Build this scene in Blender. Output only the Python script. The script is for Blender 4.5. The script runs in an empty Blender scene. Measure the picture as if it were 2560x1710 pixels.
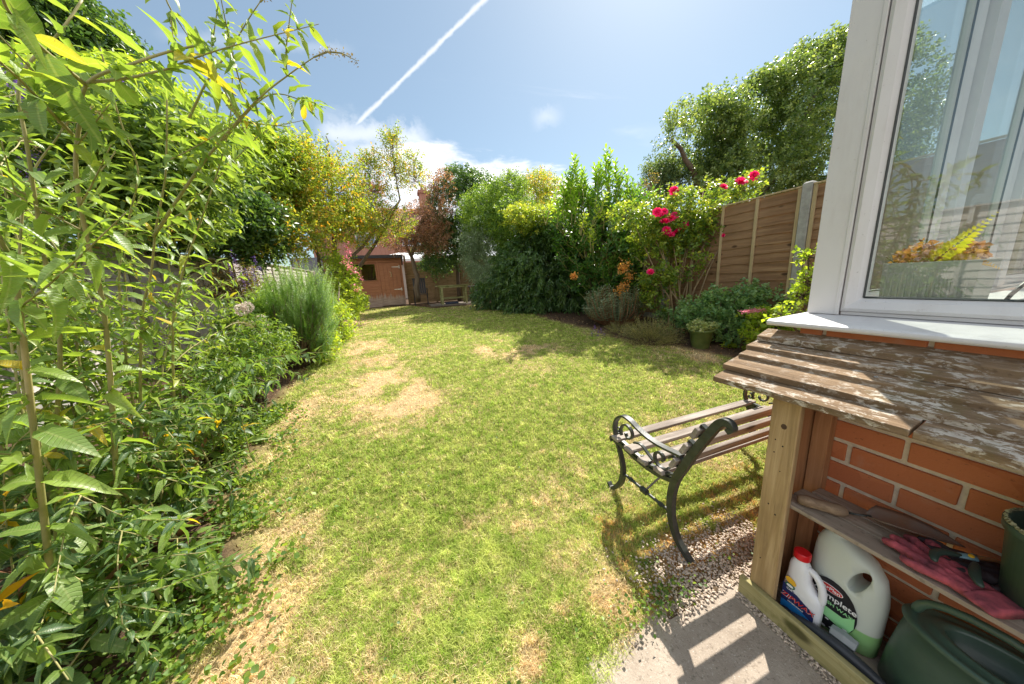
import bpy, math, random
import numpy as np
from math import radians as R, sin, cos, pi, exp, atan, sqrt
random.seed(7); rng = np.random.default_rng(11)
sc = bpy.context.scene
col = sc.collection

# ------------------------------------------------------------------ camera
CH = 1.25                                   # eye height above the near lawn
FPX, ROLL, PITCH, YAW = 745.0, R(3.2), R(11.636), R(19.668)
cam_d = bpy.data.cameras.new('camera'); cam = bpy.data.objects.new('camera', cam_d); col.objects.link(cam)
cam_d.sensor_width = 36; cam_d.lens = FPX / 2560 * 36; cam_d.clip_start = .02; cam_d.clip_end = 2000
from mathutils import Matrix, Vector
fw = Vector((sin(YAW) * cos(PITCH), cos(YAW) * cos(PITCH), -sin(PITCH)))
rt = Vector((cos(YAW), -sin(YAW), 0)); up = rt.cross(fw)
x_ax = rt * cos(ROLL) - up * sin(ROLL); y_ax = up * cos(ROLL) + rt * sin(ROLL)
cam.matrix_world = Matrix(((x_ax.x, y_ax.x, -fw.x, 0), (x_ax.y, y_ax.y, -fw.y, 0), (x_ax.z, y_ax.z, -fw.z, CH), (0, 0, 0, 1)))
sc.camera = cam
sc.render.resolution_x, sc.render.resolution_y = 1024, 684

def ray(px, py):
    a, b = px - 1280.0, py - 855.0
    u = (a * cos(ROLL) - b * sin(ROLL)) / FPX; v = (a * sin(ROLL) + b * cos(ROLL)) / FPX
    F = cos(PITCH) - v * sin(PITCH); D = sin(PITCH) + v * cos(PITCH)
    return np.array([u * cos(YAW) + F * sin(YAW), -u * sin(YAW) + F * cos(YAW), -D])
O3 = np.array([0, 0, CH])
def P(px, py, Y): r = ray(px, py); return O3 + r * (Y / r[1])       # survey point at a chosen distance down the garden
def mpp(px, py, Y):                                                  # metres per photo pixel there
    d = P(px, py, Y) - O3
    return float(np.dot(d, np.array(fw))) / FPX
def g(Y): return .52 * (1 - math.exp(-max(0, Y - 1.3) / 3.5))
def gv(Y): return .52 * (1 - np.exp(-np.maximum(0, Y - 1.3) / 3.5))

# ------------------------------------------------------------------ sun, sky, exposure
SUN_AZ, SUN_EL = R(46), R(50)
sun_d = bpy.data.lights.new('sun', 'SUN'); sun = bpy.data.objects.new('sun', sun_d); col.objects.link(sun)
sun_d.energy = 5.0; sun_d.angle = R(.53); sun_d.color = (1, .94, .84)
sdir = Vector((sin(SUN_AZ) * cos(SUN_EL), cos(SUN_AZ) * cos(SUN_EL), sin(SUN_EL)))
sun.rotation_euler = sdir.to_track_quat('Z', 'Y').to_euler()
sc.view_settings.view_transform = 'Standard'; sc.view_settings.look = 'None'
sc.view_settings.gamma = 1; sc.view_settings.exposure = .92
sc.cycles.use_denoising = True
sc.cycles.max_bounces = 8; sc.cycles.transparent_max_bounces = 16; sc.cycles.diffuse_bounces = 4
sc.cycles.transmission_bounces = 4; sc.cycles.glossy_bounces = 3
sc.cycles.sample_clamp_indirect = 6

class NT:
    """tiny node helper"""
    def __init__(s, tree): s.t = tree; s.n = tree.nodes; s.l = tree.links
    def add(s, typ, **kw):
        nd = s.n.new(typ)
        ins = kw.pop('ins', {})
        for k, v in kw.items(): setattr(nd, k, v)
        for k, v in ins.items(): s.set(nd, k, v)
        return nd
    def set(s, nd, k, v):
        sock = nd.inputs[k]
        if isinstance(v, bpy.types.NodeSocket): s.l.new(v, sock)
        elif isinstance(v, bpy.types.Node): s.l.new(v.outputs[0], sock)
        else:
            if hasattr(sock.default_value, '__len__') and not isinstance(v, (float, int)) and len(v) == 3 and len(sock.default_value) == 4: v = (*v, 1)
            sock.default_value = v
    def math(s, op, a, b=0, c=0, clamp=False):
        nd = s.add('ShaderNodeMath', operation=op, use_clamp=clamp); s.set(nd, 0, a); s.set(nd, 1, b)
        if op in ('MULTIPLY_ADD', 'SMOOTH_MIN', 'WRAP'): s.set(nd, 2, c)
        return nd.outputs[0]
    def vm(s, op, a, b=(0, 0, 0)):
        nd = s.add('ShaderNodeVectorMath', operation=op); s.set(nd, 0, a); s.set(nd, 1, b)
        return nd.outputs['Value'] if op in ('DOT_PRODUCT', 'LENGTH') else nd.outputs[0]
    def step(s, v, a, b, lo=0., hi=1.):
        nd = s.add('ShaderNodeMapRange', interpolation_type='SMOOTHSTEP')
        s.set(nd, 0, v); s.set(nd, 1, a); s.set(nd, 2, b); s.set(nd, 3, lo); s.set(nd, 4, hi); return nd.outputs[0]
    def noise(s, vec, scale, detail=4, rough=.55, dist=0.):
        nd = s.add('ShaderNodeTexNoise'); s.set(nd, 'Vector', vec)
        for k, v in (('Scale', scale), ('Detail', detail), ('Roughness', rough), ('Distortion', dist)): s.set(nd, k, v)
        return nd.outputs[0]
    def ramp(s, fac, stops, interp='LINEAR'):
        nd = s.add('ShaderNodeValToRGB'); s.set(nd, 0, fac); cr = nd.color_ramp; cr.interpolation = interp
        while len(cr.elements) < len(stops): cr.elements.new(.5)
        for e, (p, c) in zip(cr.elements, stops): e.position = p; e.color = (*c, 1)
        return nd.outputs[0]
    def mix(s, fac, a, b, mode='MIX'):
        nd = s.add('ShaderNodeMix', data_type='RGBA', blend_type=mode)
        s.set(nd, 0, fac)
        for i, v in ((6, a), (7, b)):
            if isinstance(v, bpy.types.NodeSocket): s.l.new(v, nd.inputs[i])
            else: nd.inputs[i].default_value = (*v, 1)
        return nd.outputs[2]
    def scalev(s, vec, sc3):
        nd = s.add('ShaderNodeMapping'); s.set(nd, 0, vec); nd.inputs['Scale'].default_value = sc3; return nd.outputs[0]

w = bpy.data.worlds.new('World'); sc.world = w; w.use_nodes = True
wt = NT(w.node_tree); w.node_tree.nodes.clear()
sky = wt.add('ShaderNodeTexSky', sky_type='NISHITA', sun_disc=False, sun_elevation=SUN_EL, sun_rotation=SUN_AZ,
             air_density=1.0, dust_density=.6, ozone_density=1.6, altitude=50)
geo = wt.add('ShaderNodeTexCoord').outputs['Generated']
sep = wt.add('ShaderNodeSeparateXYZ', ins={0: geo})
zz = sep.outputs[2]
# flat-layer coordinates, so clouds shrink towards the horizon
zc = wt.math('MAXIMUM', zz, .04)
flat = wt.add('ShaderNodeCombineXYZ', ins={0: wt.math('DIVIDE', sep.outputs[0], zc), 1: wt.math('DIVIDE', sep.outputs[1], zc)}).outputs[0]
az = wt.math('ARCTAN2', sep.outputs[0], sep.outputs[1]); el = wt.math('ARCSINE', zz)
n1 = wt.noise(flat, 2.3, 10, .62, .25); n2 = wt.noise(wt.vm('ADD', flat, (3.1, 7.7, 0)), .55, 5, .5)
# a low bank of cumulus ahead, upper rim falling from left to right
top = wt.math('MULTIPLY_ADD', az, -.215, .424)
top = wt.math('ADD', top, wt.math('MULTIPLY', wt.math('SUBTRACT', n1, .5), .17))
bank = wt.step(wt.math('SUBTRACT', top, el), -.012, .045)
bank = wt.math('MULTIPLY', bank, wt.step(az, -.20, .10))
bank = wt.math('MULTIPLY', bank, wt.step(az, .75, .50))
bank = wt.math('MULTIPLY', bank, wt.step(n1, .30, .50, .55, 1.))
# thin high wisps
stretch = wt.scalev(flat, (.55, 1.5, 1)); n3 = wt.noise(stretch, 1.1, 8, .62, .8)
wisp = wt.math('MULTIPLY', wt.step(n3, .53, .78), wt.step(n2, .40, .66))
wisp = wt.math('MULTIPLY', wisp, .45)
# condensation trail: band round a great circle
def dirv(px, py): r = ray(px, py); return r / np.linalg.norm(r)
def trail(pa, pb, width, strength, lo, hi):
    a, b = dirv(*pa), dirv(*pb); n = np.cross(a, b); n /= np.linalg.norm(n); m = (a + b); m /= np.linalg.norm(m); tgt = np.cross(n, m)
    wob = wt.math('MULTIPLY', wt.math('SUBTRACT', wt.noise(geo, 22, 3, .6), .5), width * 1.1)
    d = wt.math('ABSOLUTE', wt.math('ADD', wt.vm('DOT_PRODUCT', geo, tuple(n)), wob))
    along = wt.vm('DOT_PRODUCT', geo, tuple(tgt))
    front = wt.step(wt.vm('DOT_PRODUCT', geo, tuple(m)), .2, .4)
    wd = wt.step(wt.noise(geo, 34, 4, .65), .25, .75, width * .55, width * 1.25)
    band = wt.step(wt.math('DIVIDE', d, wd), 1.5, .0)
    band = wt.math('MULTIPLY', band, wt.math('MULTIPLY', wt.step(along, lo, lo + .05), front))
    band = wt.math('MULTIPLY', band, wt.step(along, hi, hi - .06))
    return wt.math('MULTIPLY', band, strength)
t1 = trail((856, 345), (1210, 0), .0048, .66, -.205, .5)
t2 = trail((440, 90), (800, 118), .012, .16, -.16, .2)
t3 = trail((780, 325), (1050, 345), .03, .55, -.13, .17)
t4 = trail((1300, 300), (1430, 283), .022, .30, -.05, .06)
bank = wt.math('MAXIMUM', bank, t4)
cl = wt.math('MAXIMUM', wt.math('MAXIMUM', bank, wisp), wt.math('MAXIMUM', t1, wt.math('MAXIMUM', t2, t3)))
haze = wt.math('MULTIPLY', wt.step(el, .6, .05), .22)
lift = wt.mix(wt.math('MAXIMUM', haze, .20), sky.outputs[0], (6.4, 7.6, 9.0))
lift = wt.mix(1.0, lift, (.95, 1.01, .955), 'MULTIPLY')
skyc = wt.mix(wt.math('MULTIPLY', cl, 1, clamp=True), lift, (9.6, 9.7, 10.0))
# bright cloud added unseen behind the camera, to fill shaded faces
rear_fill = wt.math('MULTIPLY', wt.step(wt.math('MULTIPLY', sep.outputs[1], -1), -.05, .35), wt.step(wt.noise(flat, 1.1, 6, .55), .36, .52))
rear_fill = wt.math('MULTIPLY', rear_fill, wt.step(zz, .02, .12))
skyc = wt.mix(rear_fill, skyc, (11.5, 11.6, 12))
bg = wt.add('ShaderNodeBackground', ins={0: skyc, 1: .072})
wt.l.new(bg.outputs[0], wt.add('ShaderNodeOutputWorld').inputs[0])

# ------------------------------------------------------------------ object helpers
def tag(o, label=None, cat=None, group=None, kind=None):
    if label: o['label'] = label
    if cat: o['category'] = cat
    if group: o['group'] = group
    if kind: o['kind'] = kind
    return o
def empty(name, loc, label, cat, group=None, rz=0):
    o = bpy.data.objects.new(name, None); col.objects.link(o); o.location = tuple(float(v) for v in loc); o.rotation_euler = (0, 0, rz)
    return tag(o, label, cat, group)
def link(name, me, mat, parent=None):
    o = bpy.data.objects.new(name, me); col.objects.link(o)
    if mat is not None: me.materials.append(mat)
    if parent is not None:
        o.parent = parent                     # geometry is written in world space: undo the parent's transform
        M = Matrix.Identity(4); q = parent
        while q is not None: M = (Matrix.Translation(q.location) @ q.rotation_euler.to_matrix().to_4x4()) @ M if q.parent is None else M; q = q.parent
        if parent.parent is None: o.matrix_parent_inverse = M.inverted()
    return o
class MB:
    """collects simple solids into one mesh"""
    def __init__(s): s.v = []; s.f = []
    def raw(s, vs, fs):
        k = len(s.v); s.v += [tuple(map(float, p)) for p in vs]; s.f += [tuple(i + k for i in f) for f in fs]; return s
    def box(s, a, b, jit=0):
        (x0, y0, z0), (x1, y1, z1) = a, b
        vs = [(x, y, z) for x in (x0, x1) for y in (y0, y1) for z in (z0, z1)]
        if jit: vs = [tuple(c + random.uniform(-jit, jit) for c in p) for p in vs]
        return s.raw(vs, [(0, 1, 3, 2), (4, 6, 7, 5), (0, 4, 5, 1), (2, 3, 7, 6), (0, 2, 6, 4), (1, 5, 7, 3)])
    def bar(s, p, q, w, h, upv=(0, 0, 1)):
        p, q = Vector(p), Vector(q); d = (q - p).normalized(); u = Vector(upv); x = d.cross(u)
        if x.length < 1e-4: x = Vector((1, 0, 0))
        x.normalize(); u = x.cross(d); vs = []
        for e in (p, q):
            for sx, su in ((-1, -1), (1, -1), (1, 1), (-1, 1)): vs.append(e + x * sx * w / 2 + u * su * h / 2)
        return s.raw(vs, [(3, 2, 1, 0), (4, 5, 6, 7), (0, 1, 5, 4), (1, 2, 6, 5), (2, 3, 7, 6), (3, 0, 4, 7)])
    def tube(s, pts, rad, seg=8, cap=True, flat=1.0):
        pts = [Vector([float(c) for c in p]) for p in pts]; n = len(pts)
        rad = [rad] * n if isinstance(rad, (int, float)) else list(rad)
        prev = None; vs = []; fs = []
        for i, p in enumerate(pts):
            t = (pts[min(i + 1, n - 1)] - pts[max(i - 1, 0)])
            t = t.normalized() if t.length > 1e-9 else Vector((0, 0, 1))
            if prev is None: a = Vector((0, 0, 1)) if abs(t.z) < .9 else Vector((1, 0, 0)); x = t.cross(a).normalized()
            else:
                x = (prev - t * prev.dot(t)); x = x.normalized() if x.length > 1e-6 else prev
            prev = x; y = t.cross(x)
            for k in range(seg):
                a = 2 * pi * k / seg; vs.append(p + x * cos(a) * rad[i] + y * sin(a) * rad[i] * flat)
        for i in range(n - 1):
            for k in range(seg): fs.append((i * seg + k, i * seg + (k + 1) % seg, (i + 1) * seg + (k + 1) % seg, (i + 1) * seg + k))
        if cap: fs.append(tuple(range(seg))[::-1]); fs.append(tuple((n - 1) * seg + k for k in range(seg)))
        return s.raw(vs, fs)
    def loft(s, rings, cap=True):            # rings of equal length
        n = len(rings[0]); vs = [p for r in rings for p in r]; fs = []
        for i in range(len(rings) - 1):
            for k in range(n): fs.append((i * n + k, i * n + (k + 1) % n, (i + 1) * n + (k + 1) % n, (i + 1) * n + k))
        if cap: fs.append(tuple(range(n))[::-1]); fs.append(tuple((len(rings) - 1) * n + k for k in range(n)))
        return s.raw(vs, fs)
    def lathe(s, c, prof, seg=32, sx=1, sy=1, cap=True):
        return s.loft([[(c[0] + r * sx * cos(2 * pi * k / seg), c[1] + r * sy * sin(2 * pi * k / seg), c[2] + z) for k in range(seg)] for r, z in prof], cap)
    def prism(s, poly, axis, a, b):          # poly in the two other axes
        def mk(p, h): q = list(p); q.insert(axis, h); return q
        n = len(poly); return s.loft([[mk(p, a) for p in poly], [mk(p, b) for p in poly]])
    def build(s, name, mat, parent=None, bevel=0, smooth=False, sub=0):
        me = bpy.data.meshes.new(name); me.from_pydata(s.v, [], s.f); me.update()
        import bmesh
        bm = bmesh.new(); bm.from_mesh(me); bmesh.ops.recalc_face_normals(bm, faces=bm.faces); bm.to_mesh(me); bm.free()
        o = link(name, me, mat, parent)
        if smooth:
            me.polygons.foreach_set('use_smooth', [True] * len(me.polygons))
        if bevel:
            m = o.modifiers.new('b', 'BEVEL'); m.width = bevel; m.segments = 2; m.limit_method = 'ANGLE'; m.angle_limit = R(40)
        if sub:
            m = o.modifiers.new('s', 'SUBSURF'); m.levels = sub; m.render_levels = sub
        return o
def npmesh(name, V, F, mat, parent=None, attrs=None, smooth=False, colattr=None):
    """V (n,3), F list of (k, m) int arrays of equal vertex count per array"""
    me = bpy.data.meshes.new(name); V = np.asarray(V, np.float32); me.vertices.add(len(V)); me.vertices.foreach_set('co', V.ravel())
    li = np.concatenate([f.ravel() for f in F]); tot = np.concatenate([np.full(len(f), f.shape[1]) for f in F])
    me.loops.add(len(li)); me.loops.foreach_set('vertex_index', li.astype(np.int32))
    me.polygons.add(len(tot)); me.polygons.foreach_set('loop_start', np.concatenate([[0], np.cumsum(tot)[:-1]]).astype(np.int32))
    for k, a in (attrs or {}).items():
        at = me.attributes.new(k, 'FLOAT', 'POINT'); at.data.foreach_set('value', np.asarray(a, np.float32))
    if colattr is not None:
        at = me.attributes.new('col', 'FLOAT_COLOR', 'POINT'); at.data.foreach_set('color', np.asarray(colattr, np.float32).ravel())
    if smooth: me.polygons.foreach_set('use_smooth', np.ones(len(tot), bool))
    me.update(calc_edges=True); return link(name, me, mat, parent)
def unit(a): return a / np.maximum(np.linalg.norm(a, axis=-1, keepdims=True), 1e-9)

# leaf templates: x across, y along, z up; faces list of quads / tris
def leaf_template(width, rows, droop=.0, fold=.12, kind='lance', wave=0):
    ys = np.linspace(0, 1, rows + 1); V = []; F4 = []; F3 = []
    def wd(t):
        if kind == 'lance': return width * (sin(pi * t ** .75)) ** .9 if 0 < t < 1 else 0
        if kind == 'oval': return width * (sin(pi * t ** .9)) ** .7 if 0 < t < 1 else 0
        return width * (sin(pi * t ** 1.5)) ** .8 if 0 < t < 1 else 0          # 'paddle'
    idx = []
    for i, t in enumerate(ys):
        z = -droop * t * t; ww = wd(t)
        if i in (0, rows): V.append((0, t, z)); idx.append((len(V) - 1,))
        else:
            wv = wave * sin(i * 2.4)
            V += [(-ww, t, z + fold * ww * 2 + wv), (0, t, z), (ww, t, z + fold * ww * 2 - wv)]; k = len(V); idx.append((k - 3, k - 2, k - 1))
    for a, b in zip(idx[:-1], idx[1:]):
        if len(a) == 1: F3 += [(a[0], b[1], b[0]), (a[0], b[2], b[1])]
        elif len(b) == 1: F3 += [(a[0], a[1], b[0]), (a[1], a[2], b[0])]
        else: F4 += [(a[0], a[1], b[1], b[0]), (a[1], a[2], b[2], b[1])]
    return np.array(V, float), np.array(F3, int).reshape(-1, 3), np.array(F4, int).reshape(-1, 4)
T_SMALL = leaf_template(.24, 2, .1, .2, 'oval')
T_LANCE = leaf_template(.155, 7, .45, .34, 'lance', .03)
T_LV = [leaf_template(.15, 6, .15, .25, 'lance', .02), T_LANCE, leaf_template(.14, 7, .85, .5, 'lance', .05), leaf_template(.17, 6, .6, .1, 'lance', .045)]
T_LANCE_LO = leaf_template(.13, 3, .35, .3, 'lance')
T_LAUREL = leaf_template(.19, 4, .25, .2, 'paddle')
T_NEEDLE = leaf_template(.05, 2, .05, .1, 'lance')
T_ROUND = leaf_template(.42, 3, .12, .12, 'oval')
def stamp(pos, d, upv, size, T, rnd=None, wmul=1.0):
    V0, F3, F4 = T; n = len(pos); k = len(V0)
    y = unit(d); x = np.cross(y, upv); bad = np.linalg.norm(x, axis=1) < 1e-3; x[bad] = (1, 0, 0); x = unit(x); z = np.cross(x, y)
    s = np.asarray(size, float).reshape(-1, 1, 1) * np.ones((n, 1, 1)); wm = np.asarray(wmul, float).reshape(-1, 1, 1) * np.ones((n, 1, 1))
    V = pos[:, None, :] + s * (V0[None, :, 0:1] * wm * x[:, None, :] + V0[None, :, 1:2] * y[:, None, :] + V0[None, :, 2:3] * z[:, None, :])
    off = (np.arange(n) * k)[:, None, None]
    r = rng.random(n) if rnd is None else rnd
    return V.reshape(-1, 3), (F3[None] + off).reshape(-1, 3), (F4[None] + off).reshape(-1, 4), np.repeat(r, k), np.tile(np.abs(V0[:, 0]) / np.abs(V0[:, 0]).max(), n), np.tile(V0[:, 1], n)
class Leaves:
    def __init__(s): s.parts = []; s.n = 0
    def add(s, *a, **k):
        V, F3, F4, r, lu, lv = stamp(*a, **k); s.parts.append((V, F3 + s.n, F4 + s.n, r, lu, lv)); s.n += len(V); return s
    def build(s, name, mat, parent=None, smooth=False, veins=False):
        V = np.concatenate([p[0] for p in s.parts]); F3 = np.concatenate([p[1] for p in s.parts]); F4 = np.concatenate([p[2] for p in s.parts])
        r = np.concatenate([p[3] for p in s.parts]); F = [f for f in (F3, F4) if len(f)]
        at = {'rnd': r}
        if veins: at['lu'] = np.concatenate([p[4] for p in s.parts]); at['lv'] = np.concatenate([p[5] for p in s.parts])
        return npmesh(name, V, F, mat, parent, at, smooth)
def rdir(n, zbias=0., spread=1.0):
    v = rng.normal(size=(n, 3)) * spread; v[:, 2] += zbias; return unit(v)

# ------------------------------------------------------------------ materials
def newmat(name):
    m = bpy.data.materials.new(name); m.use_nodes = True; m.node_tree.nodes.clear(); return m, NT(m.node_tree)
def finish(t, shader, disp=None):
    o = t.add('ShaderNodeOutputMaterial'); t.l.new(shader, o.inputs[0]); return o
def bump(t, h, dist, strength=1.0):
    nd = t.add('ShaderNodeBump'); t.set(nd, 'Height', h); t.set(nd, 'Distance', dist); t.set(nd, 'Strength', strength); return nd.outputs[0]
def M_plain(name, c, rough=.5, metal=0., var=.0, scale=8, bumpd=0., spec=.5, c2=None, coords='Object', stretch=None, coat=0):
    m, t = newmat(name); co = t.add('ShaderNodeTexCoord').outputs[coords]
    if stretch: co = t.scalev(co, stretch)
    nz = t.noise(co, scale, 6, .6)
    base = t.ramp(nz, [(.3, tuple(x * (1 - var) for x in c)), (.7, c2 or tuple(min(1, x * (1 + var)) for x in c))])
    ins = {'Base Color': base, 'Roughness': rough, 'Metallic': metal, 'Specular IOR Level': spec, 'Coat Weight': coat}
    if bumpd: ins['Normal'] = bump(t, t.noise(co, scale * 4, 5, .6), bumpd)
    b = t.add('ShaderNodeBsdfPrincipled', ins=ins); finish(t, b.outputs[0]); return m
def M_leaf(name, stops, trans=.45, rough=.45, tint=(1.25, 1.15, .5), spec=.4, vein=False, clump=.0, clump_c=(.1, .1, .02), clump_scale=1.0):
    m, t = newmat(name); a = t.add('ShaderNodeAttribute', attribute_name='rnd').outputs['Fac']
    c = t.ramp(a, stops); co = t.add('ShaderNodeTexCoord').outputs['Object']
    if clump: c = t.mix(t.math('MULTIPLY', t.step(t.noise(co, clump_scale, 2, .5), .45, .62), clump), c, clump_c)
    c = t.mix(1.0, c, t.ramp(t.noise(co, 30, 3), [(.3, (.86, .86, .86)), (.7, (1.1, 1.1, 1.1))]), 'MULTIPLY')
    nrm = None
    if vein:
        lu = t.add('ShaderNodeAttribute', attribute_name='lu').outputs['Fac']; lv = t.add('ShaderNodeAttribute', attribute_name='lv').outputs['Fac']
        side = t.math('SINE', t.math('MULTIPLY', t.math('SUBTRACT', lv, t.math('MULTIPLY', lu, .10)), 95.)); side = t.step(side, .55, 1.)
        rib = t.math('MAXIMUM', t.step(lu, .14, .03), t.math('MULTIPLY', side, .35)); c = t.mix(t.math('MULTIPLY', rib, .5), c, (.36, .42, .16))
        edge = t.math('MULTIPLY', t.step(t.noise(co, 55, 4, .7), .60, .68), t.step(lu, .35, .8)); c = t.mix(t.math('MULTIPLY', edge, .7), c, (.22, .13, .05))
        nrm = bump(t, t.math('ADD', t.math('MULTIPLY', side, -1), t.math('MULTIPLY', t.noise(co, 90, 3), .8)), .0012)
    p = t.add('ShaderNodeBsdfPrincipled', ins={'Base Color': c, 'Roughness': rough, 'Specular IOR Level': spec})
    if nrm is not None: t.set(p, 'Normal', nrm)
    tc = t.mix(1.0, c, tint, 'MULTIPLY'); tr = t.add('ShaderNodeBsdfTranslucent', ins={0: t.mix(.3, tc, tc)})
    gain = t.add('ShaderNodeVectorMath', operation='SCALE'); t.set(gain, 0, tc); gain.inputs['Scale'].default_value = 1.7
    t.l.new(gain.outputs[0], tr.inputs[0])
    mx = t.add('ShaderNodeMixShader', ins={0: trans}); t.l.new(p.outputs[0], mx.inputs[1]); t.l.new(tr.outputs[0], mx.inputs[2])
    finish(t, mx.outputs[0]); return m
def M_wood(name, c1, c2, axis=1, scale=1.0, rough=.75, lichen=0., lichen_c=(.5, .48, .4), moss=0., knots=True, bumpd=.0015):
    m, t = newmat(name); co = t.add('ShaderNodeTexCoord').outputs['Object']
    st = [26, 26, 26]; st[axis] = 1.6; v = t.scalev(co, tuple(x * scale for x in st))
    gr = t.noise(v, 1.6, 7, .65, .6); fine = t.noise(v, 6, 4, .6); big = t.noise(co, 2.2 * scale, 4, .6)
    c = t.ramp(gr, [(.28, tuple(x * .62 for x in c1)), (.5, c1), (.72, c2)])
    c = t.mix(t.step(big, .35, .7, 0, .45), c, c2)
    c = t.mix(t.step(fine, .62, .74, 0, .5), c, tuple(x * .35 for x in c1))
    if knots:
        vo = t.add('ShaderNodeTexVoronoi', ins={'Vector': t.scalev(co, tuple(5. if i != axis else 2.4 for i in range(3))), 'Scale': 1.0})
        c = t.mix(t.step(vo.outputs[0], .13, .06), c, tuple(x * .35 for x in c1))
    if lichen:
        v2 = t.scalev(co, tuple(52. if i != axis else 22. for i in range(3)))
        ln = t.noise(v2, 1.3, 9, .72, .5); msk = t.math('MULTIPLY', t.step(ln, .50, .58), t.step(t.noise(co, 7, 5, .6), .38, .56))
        c = t.mix(t.math('MULTIPLY', msk, lichen), c, lichen_c)
        c = t.mix(t.step(t.noise(co, 60, 4), .58, .7, 0, .45), c, tuple(x * .4 for x in c1))
    if moss: c = t.mix(t.math('MULTIPLY', t.step(t.noise(co, 7, 6, .7), .5, .66), moss), c, (.09, .10, .015))
    b = t.add('ShaderNodeBsdfPrincipled', ins={'Base Color': c, 'Roughness': rough, 'Specular IOR Level': .25, 'Normal': bump(t, t.math('ADD', gr, t.math('MULTIPLY', fine, .5)), bumpd)})
    finish(t, b.outputs[0]); return m
WOODY = M_wood('bark', (.12, .085, .055), (.22, .17, .12), 2, .5, knots=False)

m, t = newmat('soil_and_thatch')       # albedo comes from the painted ground map, broken up by noise
cattr = t.add('ShaderNodeAttribute', attribute_name='col').outputs['Color']; co = t.add('ShaderNodeTexCoord').outputs['Object']
nz = t.noise(co, 55, 6, .7); nz2 = t.noise(co, 9, 4)
c = t.mix(1.0, cattr, t.ramp(nz, [(.3, (.55, .55, .55)), (.7, (1.35, 1.35, 1.3))]), 'MULTIPLY')
c = t.mix(1.0, c, t.ramp(nz2, [(.3, (.8, .8, .8)), (.7, (1.15, 1.15, 1.15))]), 'MULTIPLY')
b = t.add('ShaderNodeBsdfPrincipled', ins={'Base Color': c, 'Roughness': .95, 'Specular IOR Level': .1, 'Normal': bump(t, nz, .012)})
finish(t, b.outputs[0]); MAT_GROUND = m
m, t = newmat('grass_blades')
cattr = t.add('ShaderNodeAttribute', attribute_name='col').outputs['Color']
p = t.add('ShaderNodeBsdfPrincipled', ins={'Base Color': cattr, 'Roughness': .55, 'Specular IOR Level': .3})
tr = t.add('ShaderNodeBsdfTranslucent'); gg = t.add('ShaderNodeVectorMath', operation='SCALE', ins={0: cattr}); gg.inputs['Scale'].default_value = 1.35
t.l.new(gg.outputs[0], tr.inputs[0]); mx = t.add('ShaderNodeMixShader', ins={0: .42}); t.l.new(p.outputs[0], mx.inputs[1]); t.l.new(tr.outputs[0], mx.inputs[2])
finish(t, mx.outputs[0]); MAT_GRASS = m

# ------------------------------------------------------------------ ground map
_lat = rng.random((512, 512))
def vn(x, y, s):
    x = np.asarray(x) * s + 200.3; y = np.asarray(y) * s + 131.7; xi = np.floor(x).astype(int); yi = np.floor(y).astype(int); fx = x - xi; fy = y - yi
    fx = fx * fx * (3 - 2 * fx); fy = fy * fy * (3 - 2 * fy); a = lambda i, j: _lat[(xi + i) % 512, (yi + j) % 512]
    return (a(0, 0) * (1 - fx) + a(1, 0) * fx) * (1 - fy) + (a(0, 1) * (1 - fx) + a(1, 1) * fx) * fy
def fb(x, y, s, o=4): return sum(vn(x + 17 * i, y - 9 * i, s * 2 ** i) * .5 ** i for i in range(o)) / sum(.5 ** i for i in range(o))
LE = np.array([(-2, -.95), (1.0, -.93), (1.3, -.92), (1.6, -.9), (2, -1.08), (2.7, -1.18), (3.4, -1.24), (4.7, -1.27), (6, -1.28), (9, -1.5), (12.7, -1.8)])
RE = np.array([(-2, .42), (.3, .42), (.58, .44), (.60, .52), (.66, .72), (.685, 1.3), (.72, 2.2), (.85, 3.4), (1.0, 4.0), (2.58, 3.77), (3.06, 3.6), (3.35, 3.15), (4.5, 3.12), (5.6, 3.02), (8.9, 3.05), (10.4, 2.75), (10.5, 1.0), (12.3, .4), (12.7, .3)])
def lawn_in(x, y):      # signed distance-ish inside the lawn
    l = np.interp(y, LE[:, 0], LE[:, 1]); r = np.interp(y, RE[:, 0], RE[:, 1])
    return np.minimum(np.minimum(x - l, r - x), 12.7 - y)
BROWN = [(-.35, 3.5, .28, .75), (-.05, 3.05, .22, .3), (-.12, 2.75, .18, .25), (-1.0, 3.1, .12, .7), (-.6, 4.9, .3, .8), (1.55, 3.95, .45, .3), (1.0, 4.3, .3, .25), (-1.2, 8.5, .35, 1.5), (-.82, 1.35, .16, .35), (1.3, .82, .7, .14), (.25, .72, .14, .08), (-.72, 1.0, .12, .2), (3.5, 2.65, .2, .2)]
GREEN = [(.2, 1.7, .5, .3), (1.0, 2.3, .7, .4), (.2, 1.05, .30, .25), (1.9, 2.6, .8, .4), (.7, 3.4, .35, .9), (.75, 5.8, .5, 1.8), (2.2, 5.5, .7, 2), (-.4, 2.0, .3, .3)]
def straw(x, y):
    s = fb(x, y, 2.1, 5) * .95 - .28 + (fb(x + 5, y, 9, 3) - .5) * .75
    for cx, cy, rx, ry in BROWN: s = s + .95 * np.exp(-(((x - cx) / rx / 1.15) ** 2 + ((y - cy) / ry / 1.15) ** 2) * 1.1) * np.clip((fb(x + 60, y * .8, 5.5, 4) - .36) * 4, 0, 1)
    for cx, cy, rx, ry in GREEN: s = s - .42 * np.exp(-(((x - cx) / rx) ** 2 + ((y - cy) / ry) ** 2))
    return np.clip(s + .12 * np.clip((2.6 - y) / 2, 0, 1), 0, 1)
xs = np.concatenate([[-400, -150, -60, -25, -12], np.arange(-6, 7.01, .055), [12, 25, 60, 150, 400]])
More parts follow.
